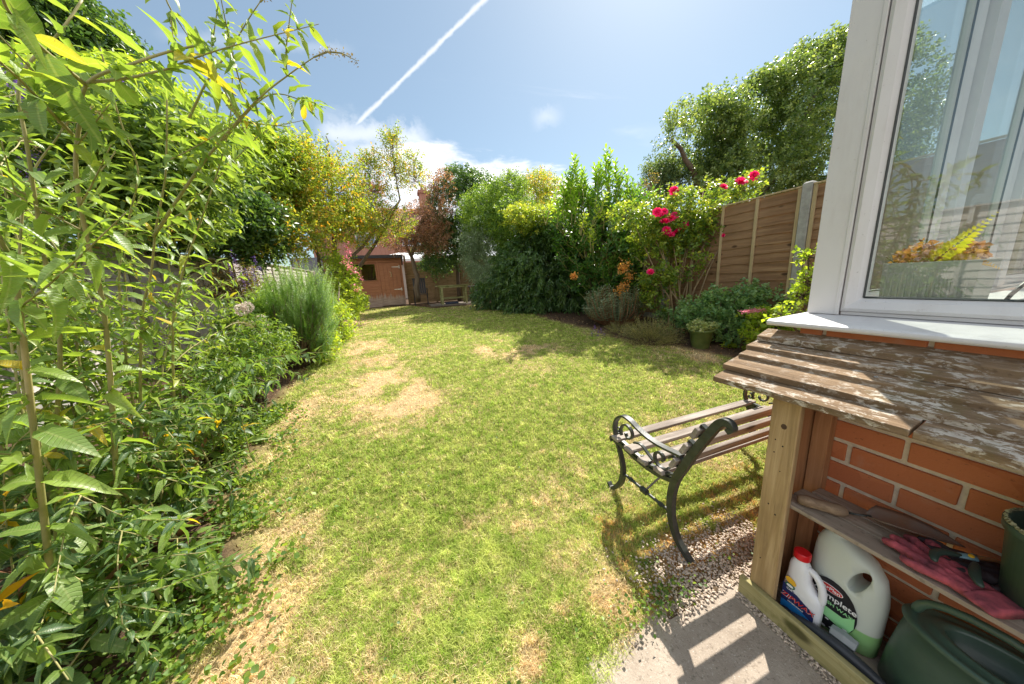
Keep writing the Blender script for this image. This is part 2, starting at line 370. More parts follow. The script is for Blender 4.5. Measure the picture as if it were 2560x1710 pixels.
ys = np.concatenate([[-400, -100, -30, -8], np.arange(-3, 15.01, .06), [20, 40, 80, 150, 500]])
X, Y = np.meshgrid(xs, ys); inn = lawn_in(X, Y) + (fb(X, Y, 5, 3) - .5) * .22
Z = gv(Y) + np.where((np.abs(X) < 7) & (Y < 15) & (Y > -3), (fb(X, Y, 3, 3) - .5) * .03 - .012 * np.clip(inn * 12, -1, 1), 0)
def dip(x, y): return -.05 * np.clip(1 - (y - .66) / .16, 0, 1) * np.clip((x - .30) / .15, 0, 1)
Z = Z + dip(X, Y); Z = np.where((X > .33) & (X < 4.6) & (Y < np.where(X > .50, .655, .60)), -.09, Z)
s = straw(X, Y)[..., None]; th = (1 - s) * np.array([.26, .24, .08]) + s * np.array([.50, .36, .20])
soil = np.array([.105, .068, .045]) * (1 + .5 * (fb(X, Y, 6, 3) - .5))[..., None]
k = np.clip(inn * 9 + .5, 0, 1)[..., None]; C = th * k + soil * (1 - k); C = np.concatenate([C, np.ones_like(k)], -1)
ny, nx = X.shape; i = np.arange(ny - 1)[:, None] * nx + np.arange(nx - 1)[None]; F = np.stack([i, i + 1, i + nx + 1, i + nx], -1).reshape(-1, 4)
tag(npmesh('ground', np.stack([X, Y, Z], -1).reshape(-1, 3), [F], MAT_GROUND, colattr=C.reshape(-1, 4), smooth=True), kind='structure')

def grass():
    # blade density falls with distance from the viewpoint, widths grow to match
    N = 2000000; ang = rng.uniform(R(-48), R(85), N); d = np.exp(rng.uniform(math.log(.55), math.log(13.5), N))
    nt = N // 6; tid = np.repeat(np.arange(nt), 6); N = nt * 6; ang = ang[:nt][tid]; d = d[:nt][tid]; tr_n = rng.normal(size=nt)[tid]; tr_h = rng.random(nt)[tid]; tr_d = rng.random(nt)[tid]
    x = d * np.sin(ang) + rng.normal(size=N) * .0035 * np.clip(d, .8, 6); y = d * np.cos(ang) + rng.normal(size=N) * .0035 * np.clip(d, .8, 6); inn = lawn_in(x, y) + (fb(x, y, 5, 3) - .5) * .22
    st = straw(x, y); keep = (inn > 0.0) & (rng.random(N) < np.clip(.35 + .5 * (1 - st) + .2 * (d > 4), 0, 1)) & (rng.random(N) < np.clip(inn * 9 + .25, 0, 1))
    idx = np.flatnonzero(keep)[:560000]; x, y, d, st, tr_n, tr_h, tr_d = x[idx], y[idx], d[idx], st[idx], tr_n[idx], tr_h[idx], tr_d[idx]; n = len(x)
    z = gv(y) + (fb(x, y, 3, 3) - .5) * .03 - .016 + dip(x, y)
    L = rng.uniform(.014, .030, n) * (.6 + .9 * tr_d) * (1 - .3 * st) * (1 + .25 * (fb(x, y, 3, 2) - .5)); W = np.clip(.0016 * d, .0018, .012) * rng.uniform(.7, 1.3, n)
    lean = unit(np.stack([rng.normal(size=n), rng.normal(size=n), np.zeros(n)], 1)); la = rng.uniform(.25, 1.3, n)[:, None]
    side = np.stack([-lean[:, 1], lean[:, 0], np.zeros(n)], 1) * W[:, None] / 2; base = np.stack([x, y, z], 1); upz = np.array([[0, 0, 1.]])
    m1 = base + (upz * .6 + lean * .25 * la) * L[:, None]; tp = base + (upz * (1 - .25 * la) + lean * .8 * la) * L[:, None]
    V = np.stack([base - side, base + side, m1 + side * .8, m1 - side * .8, tp], 1).reshape(-1, 3); o = np.arange(n)[:, None] * 5
    pr = np.clip(st * 1.0 + .02 + rng.normal(0, .06, n) + tr_n * .23 + (fb(x + 11, y, 26, 2) - .5) * .8, 0, 1)[:, None]; hue = np.clip((.35 * rng.random((n, 1)) + .65 * tr_h[:, None]) ** 1.2 * .85 + (fb(x, y, 18, 2)[:, None] - .5) * .9, 0, 1); drk = (.42 + .35 * rng.random((n, 1)) + .62 * tr_d[:, None]) * np.clip(.86 + .5 * fb(x + 40, y, 26, 3)[:, None], .6, 1.35)
    gcol = np.array([[.22, .33, .035]]) * (1 - hue) + np.array([[.62, .63, .20]]) * hue
    scol = np.array([[.62, .46, .25]]) * (1 - hue) + np.array([[.84, .74, .48]]) * hue
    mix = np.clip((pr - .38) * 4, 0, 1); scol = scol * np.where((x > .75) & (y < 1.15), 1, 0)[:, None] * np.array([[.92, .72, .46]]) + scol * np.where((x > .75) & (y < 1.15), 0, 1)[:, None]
    c = (gcol * (1 - mix) + scol * mix) * drk
    c = np.concatenate([np.repeat(c, 5, 0), np.ones((n * 5, 1))], 1)
    o1 = npmesh('grass', V, [np.concatenate([o, o + 1, o + 2, o + 3], 1), np.concatenate([o + 3, o + 2, o + 4], 1)], MAT_GRASS, colattr=c)
    tag(o1, 'short sun-bleached lawn grass with straw patches', 'grass', kind='stuff')
grass()

# ------------------------------------------------------------------ shared materials
m, t = newmat('white_plastic_frame'); co = t.add('ShaderNodeTexCoord').outputs['Object']
c = t.mix(t.step(t.noise(t.scalev(co, (9, 9, 2.2)), 1.5, 6, .65), .45, .75, 0, .35), (.66, .635, .625), (.50, .455, .43)); c = t.mix(t.step(t.noise(co, 150, 3, .6), .68, .73, 0, .6), c, (.22, .18, .15)); c = t.mix(t.step(t.noise(co, 34, 5, .75), .64, .72, 0, .35), c, (.40, .35, .30))
b = t.add('ShaderNodeBsdfPrincipled', ins={'Base Color': c, 'Roughness': t.step(t.noise(co, 12, 4), .3, .7, .3, .55), 'Specular IOR Level': .45}); finish(t, b.outputs[0]); MAT_UPVC = m
MAT_TIMBER = M_wood('planed_post_timber', (.38, .25, .12), (.58, .42, .235), 2, 1.0, .7)
MAT_SHELF = M_wood('grey_shelf_timber', (.27, .21, .16), (.46, .38, .30), 1, 1.0, .8, lichen=.15, lichen_c=(.36, .32, .26))
MAT_REDWOOD = M_wood('reddish_side_timber', (.42, .20, .09), (.54, .29, .14), 2, 1.0, .75)
MAT_ROOFB = M_wood('lichened_roof_board', (.20, .13, .075), (.33, .23, .14), 1, 1.0, .9, lichen=.85, lichen_c=(.62, .56, .48), moss=.22, bumpd=.003)
MAT_PLANK = M_wood('mossy_plank_timber', (.30, .26, .11), (.46, .40, .21), 1, 1.0, .85, moss=.5)
MAT_SLAT = M_wood('weathered_slat_timber', (.24, .20, .17), (.46, .41, .36), 0, 1.0, .8)
MAT_IRON = M_plain('painted_cast_iron', (.022, .030, .026), .42, .0, .3, 30, .0006, .5, c2=(.05, .055, .05))
m, t = newmat('concrete'); co = t.add('ShaderNodeTexCoord').outputs['Object']
c = t.ramp(t.noise(co, 7, 6, .65), [(.3, (.29, .235, .185)), (.7, (.44, .37, .30))]); c = t.mix(t.step(t.noise(co, 75, 5, .8), .54, .64, 0, .7), c, (.16, .13, .10)); c = t.mix(t.step(t.noise(co, 170, 3, .7), .60, .70, 0, .6), c, (.72, .66, .58)); c = t.mix(t.step(t.noise(co, 16, 6, .75), .60, .72, 0, .6), c, (.17, .13, .09))
b = t.add('ShaderNodeBsdfPrincipled', ins={'Base Color': c, 'Roughness': .92, 'Specular IOR Level': .2, 'Normal': bump(t, t.noise(co, 110, 6, .7), .004)}); finish(t, b.outputs[0]); MAT_CONC = m
MAT_POSTCONC = M_plain('post_concrete', (.36, .35, .32), .9, var=.2, scale=14, bumpd=.003, spec=.2)
MAT_MORTAR = M_plain('mortar', (.66, .57, .43), .95, var=.15, scale=40, bumpd=.002, spec=.1)
m, t = newmat('red_brick'); co = t.add('ShaderNodeTexCoord').outputs['Object']
cell = t.add('ShaderNodeTexVoronoi', ins={'Vector': t.scalev(co, (1, 4.3, 12.5)), 'Scale': 1.0}).outputs['Color']
c = t.mix(t.noise(co, 3, 3), (.50, .155, .06), (.58, .20, .09)); c = t.mix(.35, c, t.ramp(cell, [(.2, (.42, .12, .05)), (.8, (.62, .24, .11))]))
c = t.mix(t.step(t.noise(co, 70, 5, .7), .60, .72, 0, .5), c, (.12, .05, .03)); c = t.mix(t.step(t.noise(co, 11, 5), .58, .75, 0, .4), c, (.5, .3, .2))
b = t.add('ShaderNodeBsdfPrincipled', ins={'Base Color': c, 'Roughness': .85, 'Specular IOR Level': .2, 'Normal': bump(t, t.noise(co, 90, 6, .7), .002)}); finish(t, b.outputs[0]); MAT_BRICK = m
m, t = newmat('window_glass')
fr = t.add('ShaderNodeLayerWeight', ins={0: .5}).outputs['Facing']; fr = t.math('MULTIPLY_ADD', t.math('POWER', fr, 4.), .8, .085, clamp=True)
tr = t.add('ShaderNodeBsdfTransparent', ins={0: (.93, .96, .94)}); gl = t.add('ShaderNodeBsdfGlossy', ins={0: (1, 1, 1), 1: .015})
mx = t.add('ShaderNodeMixShader', ins={0: fr}); t.l.new(tr.outputs[0], mx.inputs[1]); t.l.new(gl.outputs[0], mx.inputs[2]); finish(t, mx.outputs[0]); MAT_GLASS = m

# ------------------------------------------------------------------ patio slab and gravel
mb = MB(); poly = [(.27, -3), (.28, .52), (.33, .62), (.43, .665), (.56, .685), (.74, .70), (.88, .71), (1.0, .70), (1.10, .69), (1.6, .68), (4.4, .62), (4.4, -3)]
mb.prism([(x, y) for x, y in poly], 2, -.2, -.045)
tag(mb.build('concrete_patio', MAT_CONC, bevel=.004), kind='structure')
m = M_plain('gravel_stones', (.50, .41, .33), .9, var=.45, scale=60, spec=.2)
Lq = Leaves(); n = 9000
y = rng.uniform(.60, 1.02, n); x = rng.uniform(.62, 1.5, n); kk = (y > np.interp(x, [.6, 1.2], [.63, .66]) - .01) & (rng.random(n) < np.exp(-((y - .73) / .12) ** 2) * np.clip((x - .72) * 3.5, .02, 1))
x, y = x[kk], y[kk]
xb = rng.uniform(1.115, 1.16, 500); yb = rng.uniform(.1, .63, 500); zb = np.full(500, -.042)
xs_, ys_ = np.concatenate([x, xb]), np.concatenate([y, yb]); zs_ = np.concatenate([np.maximum(-.041, dip(x, y) + .006 * rng.random(len(y))), zb])
oc = np.array([(1, 0, 0), (-1, 0, 0), (0, 1, 0), (0, -1, 0), (0, 0, .7), (0, 0, -.7)], float); of = np.array([(0, 2, 4), (2, 1, 4), (1, 3, 4), (3, 0, 4), (2, 0, 5), (1, 2, 5), (3, 1, 5), (0, 3, 5)])
n = len(xs_); sz = rng.uniform(.0025, .0085, n)[:, None, None]; a = rng.uniform(0, pi, n); c_, s_ = np.cos(a), np.sin(a)
rot = np.stack([np.stack([c_, -s_, 0 * a], -1), np.stack([s_, c_, 0 * a], -1), np.stack([0 * a, 0 * a, 1 + 0 * a], -1)], 1)
V = np.einsum('nij,kj->nki', rot, oc * np.array([1.25, .8, .8])) * sz + rng.normal(0, .0006, (n, 6, 3)) + np.stack([xs_, ys_, zs_], -1)[:, None]
o = npmesh('gravel', V.reshape(-1, 3), [(of[None] + (np.arange(n) * 6)[:, None, None]).reshape(-1, 3)], m); tag(o, 'loose pale gravel along the edge of the concrete', 'gravel', kind='stuff')

# ------------------------------------------------------------------ glazed garden room on a brick base
bay = empty('garden_room', (1.42, .68, 0), 'white framed glazed garden room on a red brick base', 'garden room')
mb = MB(); mo = MB()
def brick_run(face, lo, hi, z0, z1, axis, depth=.10):
    """bricks showing on the plane <axis>=face, between lo and hi, courses .08 high"""
    zc_ = z0; row = 0
    while zc_ < z1 - .01:
        off = .26 + (.115 if row % 2 else 0); s = off - math.ceil((off - lo) / .235) * .235
        while s < hi:
            a, b = max(lo, s + .0065), min(hi, s + .2285)
            if b - a > .02:
                j = random.uniform(0, .003)
                if axis == 0: mb.box((face - j, a, zc_ + .0065), (face + depth, b, min(z1, zc_ + .0735)), jit=.0012)
                else: mb.box((a, face - depth, zc_ + .006), (b, face + j, min(z1, zc_ + .0745)))
            s += .235
        zc_ += .08; row += 1
brick_run(1.42, -2.6, .68, -.10, 1.015, 0); brick_run(.68, 1.53, 4.6, -.10, 1.015, 1)
mo.box((1.426, -2.6, -.12), (1.60, .674, 1.014)); mo.box((1.601, .50, -.12), (4.6, .674, 1.014))
wl = mb.build('brick_wall', MAT_BRICK, bay, bevel=.0032); mo.build('mortar', MAT_MORTAR, wl)
mb = MB()                                         # external sill with a rounded nose, mitred round the corner
mb.prism([(1.37, 1.026), (1.374, 1.019), (1.385, 1.017), (1.64, 1.020), (1.64, 1.048), (1.385, 1.041), (1.372, 1.036)], 1, -2.6, .77)
mb.raw([(1.641, .66, 1.019), (4.6, .66, 1.019), (4.6, .775, 1.016), (1.641, .775, 1.016), (1.641, .66, 1.048), (4.6, .66, 1.048), (4.6, .775, 1.040), (1.641, .775, 1.040)], [(0, 1, 2, 3), (4, 7, 6, 5), (0, 4, 5, 1), (2, 6, 7, 3), (0, 3, 7, 4), (1, 5, 6, 2)])
mb.build('window_sill', MAT_UPVC, bay, bevel=.003)
mb = MB(); mb.box((1.72, -2.6, 1.0), (1.95, .60, 1.055)); mb.box((1.951, .45, 1.0), (4.4, .60, 1.055)); mb.build('inner_sill', MAT_UPVC, bay, bevel=.004)
ZT = 2.62
mb = MB()                                         # corner post and the frame that runs round
mb.box((1.60, .66, 1.049), (1.70, .752, ZT))
mb.box((1.597, .655, 1.049), (1.605, .668, ZT)); mb.box((1.603, .668, 1.049), (1.606, .676, ZT))
mb.box((1.61, -2.6, ZT - .07), (1.69, .659, ZT)); mb.box((1.701, .67, ZT - .07), (4.6, .745, ZT))
mb.box((1.612, -2.6, 1.049), (1.69, .654, 1.062)); mb.box((1.701, .675, 1.049), (4.6, .745, 1.062))
for yy in (-.55, -1.75): mb.box((1.608, yy - .06, 1.063), (1.692, yy + .06, ZT - .071))
for xx in (2.50, 3.26, 4.05): mb.box((xx - .045, .668, 1.063), (xx + .045, .748, ZT - .071))
mb.build('window_frame', MAT_UPVC, bay, bevel=.004)
def sash(a0, a1, z0, z1, pos, axis, arch=False):
    """a casement: bevelled frame (one mesh) and its pane as a sub-part"""
    fr_ = MB(); w_ = .052
    def ring(o, d): return [(a0 + o, z0 + o), (a1 - o, z0 + o), (a1 - o, z1 - o), (a0 + o, z1 - o)]
    prof = [(0, 0), (.0, .014), (.012, .020), (.036, .012), (w_, .0), (w_, -.03), (0, -.03)]
    rings = []
    for o, d in prof:
        r = ring(o, d); rings.append([((pos - d, a, z) if axis == 0 else (a, pos - d, z)) for a, z in r])
    rings.append(rings[0]); fr_.loft(rings, cap=False)
    f = fr_.build('sash', MAT_UPVC, bay)
    gk = MB()
    for (p0, p1) in ((0, 1), (1, 2), (2, 3), (3, 0)):
        q = ring(w_ + .001, 0); A, B = q[p0], q[p1]
        A3 = (pos - .002, A[0], A[1]) if axis == 0 else (A[0], pos - .002, A[1]); B3 = (pos - .002, B[0], B[1]) if axis == 0 else (B[0], pos - .002, B[1])
        gk.tube([A3, B3], .0035, 4)
    gk.build('gasket', MAT_IRON, bay)
    pn = MB(); q = ring(w_ - .004, 0)
    if axis == 0: pn.box((pos + .012, q[0][0], q[0][1]), (pos + .014, q[2][0], q[2][1]))
    else: pn.box((q[0][0], pos + .012, q[0][1]), (q[2][0], pos + .014, q[2][1]))
    pn.build('pane', MAT_GLASS, f)
for a0, a1 in ((-.485, .652), (-1.685, -.615)): sash(a0, a1, 1.064, ZT - .072, 1.618, 0)
for a0, a1 in ((1.71, 2.45), (2.55, 3.21), (3.31, 4.0)):
    sash(a0, a1, 1.064, ZT - .072, .715, 1)
mb = MB()                                         # frame handle
mb.box((3.285, .62, 1.55), (3.315, .665, 1.60)); mb.box((3.29, .612, 1.44), (3.31, .628, 1.59)); mb.build('handle', MAT_UPVC, bay, bevel=.004)
MAT_POLY = M_leaf('clear_roof_sheet', [(0, (.75, .8, .82)), (1, (.8, .84, .86))], trans=.6, rough=.3, tint=(1, 1, 1))
m, t = newmat('roof_glazing'); tr = t.add('ShaderNodeBsdfTransparent', ins={0: (.80, .86, .9)}); gl = t.add('ShaderNodeBsdfGlossy', ins={0: (1, 1, 1), 1: .1})
mx = t.add('ShaderNodeMixShader', ins={0: .1}); t.l.new(tr.outputs[0], mx.inputs[1]); t.l.new(gl.outputs[0], mx.inputs[2]); finish(t, mx.outputs[0]); MAT_RG = m
mb = MB(); mb.raw([(1.55, -2.6, ZT + .02), (1.55, .80, ZT + .02), (4.6, .80, ZT + .75), (4.6, -2.6, ZT + .75), (1.55, -2.6, ZT + .03), (1.55, .80, ZT + .03), (4.6, .80, ZT + .76), (4.6, -2.6, ZT + .76)],
    [(0, 1, 2, 3), (4, 7, 6, 5), (0, 4, 5, 1), (1, 5, 6, 2), (2, 6, 7, 3), (3, 7, 4, 0)]); mb.build('roof_glazing', MAT_RG, bay)
mb = MB()
for yy in np.arange(-2.5, .81, .65): mb.bar((1.56, yy, ZT + .01), (4.6, yy, ZT + .74), .05, .045)
mb.box((1.545, -2.6, ZT + .001), (1.60, .80, ZT + .06)); mb.build('roof_bar', MAT_UPVC, bay, bevel=.003)
mb = MB(); mb.box((4.6, -2.6, -.1), (4.7, .75, 3.4)); mb.build('house_wall', M_plain('painted_plaster', (.55, .50, .44), .9, var=.05, scale=3), bay)
mb = MB(); mb.box((1.61, -2.6, -.09), (4.59, .49, -.02)); mb.build('floor_tiles', M_plain('floor_tile', (.30, .26, .22), .5, var=.1), bay)

# grey trough on the inner sill: fern and curled dead leaves
tr_ = empty('planter_trough', (1.76, .5, 1.056), 'grey ribbed planter trough behind the garden room glass', 'planter')
mb = MB()
mb.loft([[(1.725, .40, 1.056), (1.725, .598, 1.056), (1.86, .598, 1.056), (1.86, .40, 1.056)], [(1.715, .392, 1.235), (1.715, .602, 1.235), (1.87, .602, 1.235), (1.87, .392, 1.235)],
         [(1.722, .399, 1.235), (1.722, .595, 1.235), (1.863, .595, 1.235), (1.863, .399, 1.235)], [(1.728, .405, 1.20), (1.728, .590, 1.20), (1.856, .590, 1.20), (1.856, .405, 1.20)]])
for yy in np.arange(.41, .598, .016): mb.box((1.7165, yy, 1.06), (1.7255, yy + .006, 1.228))
mb.build('trough', M_plain('grey_trough_plastic', (.34, .34, .30), .6, var=.08, scale=6), tr_, bevel=.001)
MAT_DEAD = M_leaf('dead_leaf', [(0, (.20, .075, .025)), (.5, (.36, .16, .06)), (1, (.5, .28, .12))], .3, .7)
Lq = Leaves(); n = 420; pos = np.stack([rng.uniform(1.735, 1.85, n), rng.uniform(.41, .59, n), 1.205 + rng.random(n) * .045 + .03 * (rng.random(n) > .7)], 1); pos[:, 2] += .035 * np.exp(-((pos[:, 1] - .55) / .025) ** 2)
Lq.add(pos, rdir(n), rdir(n), rng.uniform(.012, .03, n), T_LANCE, wmul=2.6); Lq.build('dead_leaves', MAT_DEAD, tr_)
def frond(p, d, L, droop, parent, mat, name='fern_frond'):
    d = np.array(d, float); d /= np.linalg.norm(d); side = unit(np.cross(d, (1, 0, .0))[None])[0]; Lq = Leaves(); n = 17
    q = np.linspace(.06, 1, n); c_ = np.array(p) + d * L * q[:, None] + np.array((0, 0, -1)) * (droop * L * q ** 2)[:, None]
    for sg in (-1, 1):
        dd = unit(side[None] * sg + d * .55 + rng.normal(0, .05, (n, 3))); Lq.add(c_, dd, np.tile((-1., 0, .2), (n, 1)), L * .24 * (1.08 - q), T_LANCE_LO, wmul=2.2)
    Lq.build(name, mat, parent)
MAT_FERN = M_leaf('yellow_fern', [(0, (.42, .46, .04)), (1, (.55, .50, .06))], .5)
MAT_FERNB = M_leaf('brown_fern', [(0, (.42, .22, .04)), (1, (.55, .35, .06))], .4)
frond((1.74, .50, 1.225), (-.05, -.62, .8), .175, -.05, tr_, MAT_FERN); frond((1.725, .455, 1.235), (-.1, -.9, .1), .10, .45, tr_, MAT_FERNB); frond((1.76, .50, 1.22), (.1, .3, .9), .08, .1, tr_, MAT_FERNB)
mb = MB(); mb.tube([(1.722, .602, 1.262), (1.724, .575, 1.235), (1.73, .555, 1.215)], .0022, 6); mb.build('twig', WOODY, tr_)
mb = MB(); pts = [P(2560, 668, .42) + np.array((.15, 0, 0)), (2.0, .335, 1.20), (1.90, .345, 1.155), (1.86, .36, 1.115), (1.86, .37, 1.08), (1.88, .35, 1.058)]
pts[0] = (2.15, .29, 1.235); mb.tube(pts, .006, 8); o = mb.build('power_cable', M_plain('black_rubber', (.015, .015, .016), .4), smooth=True, sub=1)
tag(o, 'black cable looping down onto the inner sill behind the glass', 'cable')

# ------------------------------------------------------------------ open timber store under the sill
cab = empty('timber_store', (1.17, .6, -.04), 'open fronted timber store with a lichened board roof against the brick', 'garden store')
mb = MB(); mb.box((1.168, .527, .012), (1.191, .608, .835)); mb.build('post', MAT_TIMBER, cab, bevel=.003)
M_KNOT = M_plain('dark_knot', (.10, .055, .03), .8, var=.4, scale=60); M_NAIL = M_plain('nail_hole', (.03, .02, .015), .8)
for y_, z_, r_, m_ in ((.566, .712, .0085, M_KNOT), (.585, .655, .0022, M_NAIL), (.562, .640, .0026, M_NAIL), (.584, .607, .0022, M_NAIL), (.580, .400, .0026, M_NAIL), (.556, .372, .0028, M_NAIL), (.582, .16, .0022, M_NAIL), (.560, .545, .0018, M_NAIL)):
    MB().prism([(y_ + r_ * cos(q), z_ + r_ * 1.15 * sin(q)) for q in np.linspace(0, 2 * pi, 16, endpoint=False)], 0, 1.1674, 1.1720).build('knot' if m_ is M_KNOT else 'nail_head', m_, cab)
mb = MB(); mb.box((1.145, -.9, -.044), (1.166, .632, .035)); mb.build('base_plank', MAT_PLANK, cab, bevel=.003)
mb = MB()
for x0, x1, jy in ((1.238, 1.300, .004), (1.304, 1.362, 0), (1.366, 1.417, .003)): mb.box((x0, .585 + jy, -.04), (x1, .603 + jy, .87))
mb.build('side_panel', MAT_REDWOOD, cab, bevel=.002)
mb = MB(); mb.box((1.380, .535, -.04), (1.417, .583, .93)); mb.build('wall_batten', MAT_REDWOOD, cab, bevel=.002)
mb = MB(); mb.box((1.193, .548, -.04), (1.236, .600, .86)); mb.build('front_batten', MAT_REDWOOD, cab, bevel=.002)
mb = MB()
for x0, x1 in ((1.186, 1.254), (1.262, 1.318), (1.326, 1.378)): mb.box((x0, -.9, .418), (x1, .556 if x0 < 1.3 else .533, .432), jit=.0006)
mb.build('shelf', MAT_SHELF, cab, bevel=.0015)
mb = MB(); mb.box((1.19, -.9, -.044), (1.418, .58, -.036)); mb.build('floor_board', MAT_SHELF, cab)
# five overlapping roof boards falling away from the wall
EDGE = [(1.428, .999), (1.360, .962), (1.306, .933), (1.253, .903), (1.184, .865), (1.122, .831)]; nb = 5
for i in range(nb):
    (x0, z0), (x1, z1) = EDGE[i], EDGE[i + 1]; dx, dz = x1 - x0, z1 - z0; x0, z0 = (x0 - dx * .25, z0 - dz * .25) if i else (x0, z0 + .010); z0 -= .030; z1 += .007
    endy = .792 + [0, .005, -.004, .006, 0][i]
    for (ya, yb) in ([(-1.0, endy)] if i < 4 else [(-1.0, .292), (.298, endy)]):
        mb = MB(); nseg = 40; rings = []
        for k in range(nseg + 1):
            yy = ya + (yb - ya) * k / nseg; wv = .002 * sin(yy * 9 + i) + random.uniform(-.0009, .0009); sag = .003 * sin(yy * 3 + i * 2)
            rag = .009 * max(0, sin(yy * 31 + 1)) if i == 4 and yy > .55 else 0
            rings.append([(x0, yy, z0 + .014 + sag), (x1 + wv + rag, yy, z1 + sag), (x1 + wv + rag, yy, z1 - .020 + sag), (x0, yy, z0 + sag)])
        mb.loft(rings); mb.build('roof_board', MAT_ROOFB, cab, bevel=.0012)
xa, za = EDGE[0]; sx, sz_ = (EDGE[5][0] - xa) / 5, (EDGE[5][1] - za) / 5
mb = MB()
M_GALV = M_plain('galvanised', (.5, .5, .5), .35, 1.0)
for yy, i in ((.0, 4), (.05, 1), (.42, 2)): x0, z0 = (EDGE[i][0] + EDGE[i + 1][0]) / 2, (EDGE[i][1] + EDGE[i + 1][1]) / 2 - .007; MB().lathe((x0, yy, z0), [(.0045, -.004), (.0045, .004), (.003, .005)], 10).build('screw_head', M_GALV, cab)

# ------------------------------------------------------------------ bottles and tools in the store
def text(body, loc, size, mat, parent, name='lettering', shear=0, rot=0, sx_=1.0, ext=.0004):
    c = bpy.data.curves.new('t', 'FONT'); c.body = body; c.size = size; c.extrude = ext; c.align_x = 'CENTER'; c.align_y = 'CENTER'; c.shear = shear; c.offset = size * .012
    o = bpy.data.objects.new('t', c); col.objects.link(o); bpy.context.view_layer.update()
    me = bpy.data.meshes.new_from_object(o); bpy.data.objects.remove(o); bpy.data.curves.remove(c)
    cr, sr = cos(rot), sin(rot)
    for v in me.vertices:
        a, b, n_ = v.co.x * sx_, v.co.y, v.co.z; a, b = a * cr - b * sr, a * sr + b * cr
        v.co = (loc[0] - n_, loc[1] - a, loc[2] + b)
    me.name = name; me.materials.clear(); return link(name, me, mat, parent)
def disc(y, z, ry, rz, x, mat, parent, name, th=.0008, seg=28, poly=None, rot=0):
    mb = MB(); pts = poly or [(y + ry * cos(a) * cos(rot) - rz * sin(a) * sin(rot), z + ry * cos(a) * sin(rot) + rz * sin(a) * cos(rot)) for a in np.linspace(0, 2 * pi, seg, endpoint=False)]
    mb.prism(pts, 0, x - th, x); return mb.build(name, mat, parent)
def ell(cx_, cy_, rx_, ry_, z, n=28, p=2.6):
    out = []
    for k in range(n):
        a = 2 * pi * k / n; c_, s_ = cos(a), sin(a); out.append((cx_ + rx_ * abs(c_) ** (2 / p) * (1 if c_ > 0 else -1), cy_ + ry_ * abs(s_) ** (2 / p) * (1 if s_ > 0 else -1), z))
    return out
C_ = lambda n, c, r=.4, **k: M_plain(n, c, r, **k)
M_RED, M_BLUE, M_BLACK, M_YEL, M_WHT, M_NAVY, M_GRN = C_('red_plastic', (.62, .01, .015), .3), C_('label_blue', (.02, .20, .52)), C_('label_black', (.015, .015, .02)), C_('label_orange', (.85, .48, .03)), C_('label_white', (.85, .85, .85)), C_('label_navy', (.02, .03, .12)), C_('label_green', (.03, .14, .08))
M_LRED = C_('label_red', (.65, .03, .03)); M_LG = C_('label_lime', (.35, .75, .35))
bt = empty('wax_bottle', (1.245, .475, -.036), 'white handled bottle with a red cap and blue label, in the store', 'bottle')
bx, by, z0 = 1.245, .478, -.036; mb = MB()
prof = [(.020, .050, 0, 0), (.026, .055, .004, 0), (.027, .056, .05, 0), (.027, .056, .115, 0), (.026, .052, .135, .002), (.025, .040, .150, .012), (.025, .032, .175, .017), (.025, .030, .205, .018), (.024, .027, .222, .019), (.020, .021, .236, .020), (.0185, .0185, .243, .020), (.0185, .0185, .262, .020)]
mb.loft([ell(bx, by + dy, rx_, ry_, z0 + z) for rx_, ry_, z, dy in prof]); body = mb.build('body', C_('white_bottle', (.78, .78, .80), .3), bt, smooth=True)
mb = MB(); mb.tube([(bx, by + .005, z0 + .222), (bx, by - .018, z0 + .219), (bx, by - .038, z0 + .200), (bx, by - .049, z0 + .165), (bx, by - .050, z0 + .130), (bx, by - .040, z0 + .108)], [.011, .011, .011, .0115, .012, .013], 14)
mb.build('handle', C_('white_bottle', (.78, .78, .80), .3), bt, smooth=True, sub=1)
mb = MB(); mb.lathe((bx, by + .020, z0 + .247), [(.0225, 0), (.0235, .003), (.0235, .024), (.021, .027)], 40); mb.build('cap', M_RED, bt, bevel=.001)
fx = bx - .0275
disc(0, 0, 0, 0, fx, M_NAVY, bt, 'label', poly=[(by + .048, z0 + .012), (by - .046, z0 + .012), (by - .046, z0 + .085), (by - .02, z0 + .095), (by + .048, z0 + .128)])
disc(0, 0, 0, 0, fx - .001, M_BLUE, bt, 'label_band', poly=[(by + .047, z0 + .014), (by - .045, z0 + .014), (by - .045, z0 + .046), (by, z0 + .060), (by + .047, z0 + .052)])
disc(by + .027, z0 + .148, .017, .012, fx - .0004, M_YEL, bt, 'sticker', rot=.5); disc(by + .027, z0 + .128, .0145, .0095, fx - .0016, M_GRN, bt, 'badge'); disc(by + .027, z0 + .128, .010, .005, fx - .0026, M_WHT, bt, 'badge_mark')
disc(by - .015, z0 + .030, .017, .009, fx - .002, M_YEL, bt, 'badge'); text('WASH', (fx - .003, by - .015, z0 + .030), .009, M_NAVY, bt)
text('ZIPWAX', (fx - .002, by + .002, z0 + .080), .0255, M_WHT, bt, shear=.3); text('ZIPWAX', (fx - .0026, by + .0012, z0 + .081), .0245, M_LRED, bt, shear=.3)
text('CAR WASH', (fx - .002, by + .012, z0 + .112), .0095, M_WHT, bt); text('concentrated', (fx - .002, by + .005, z0 + .063), .0085, M_WHT, bt)

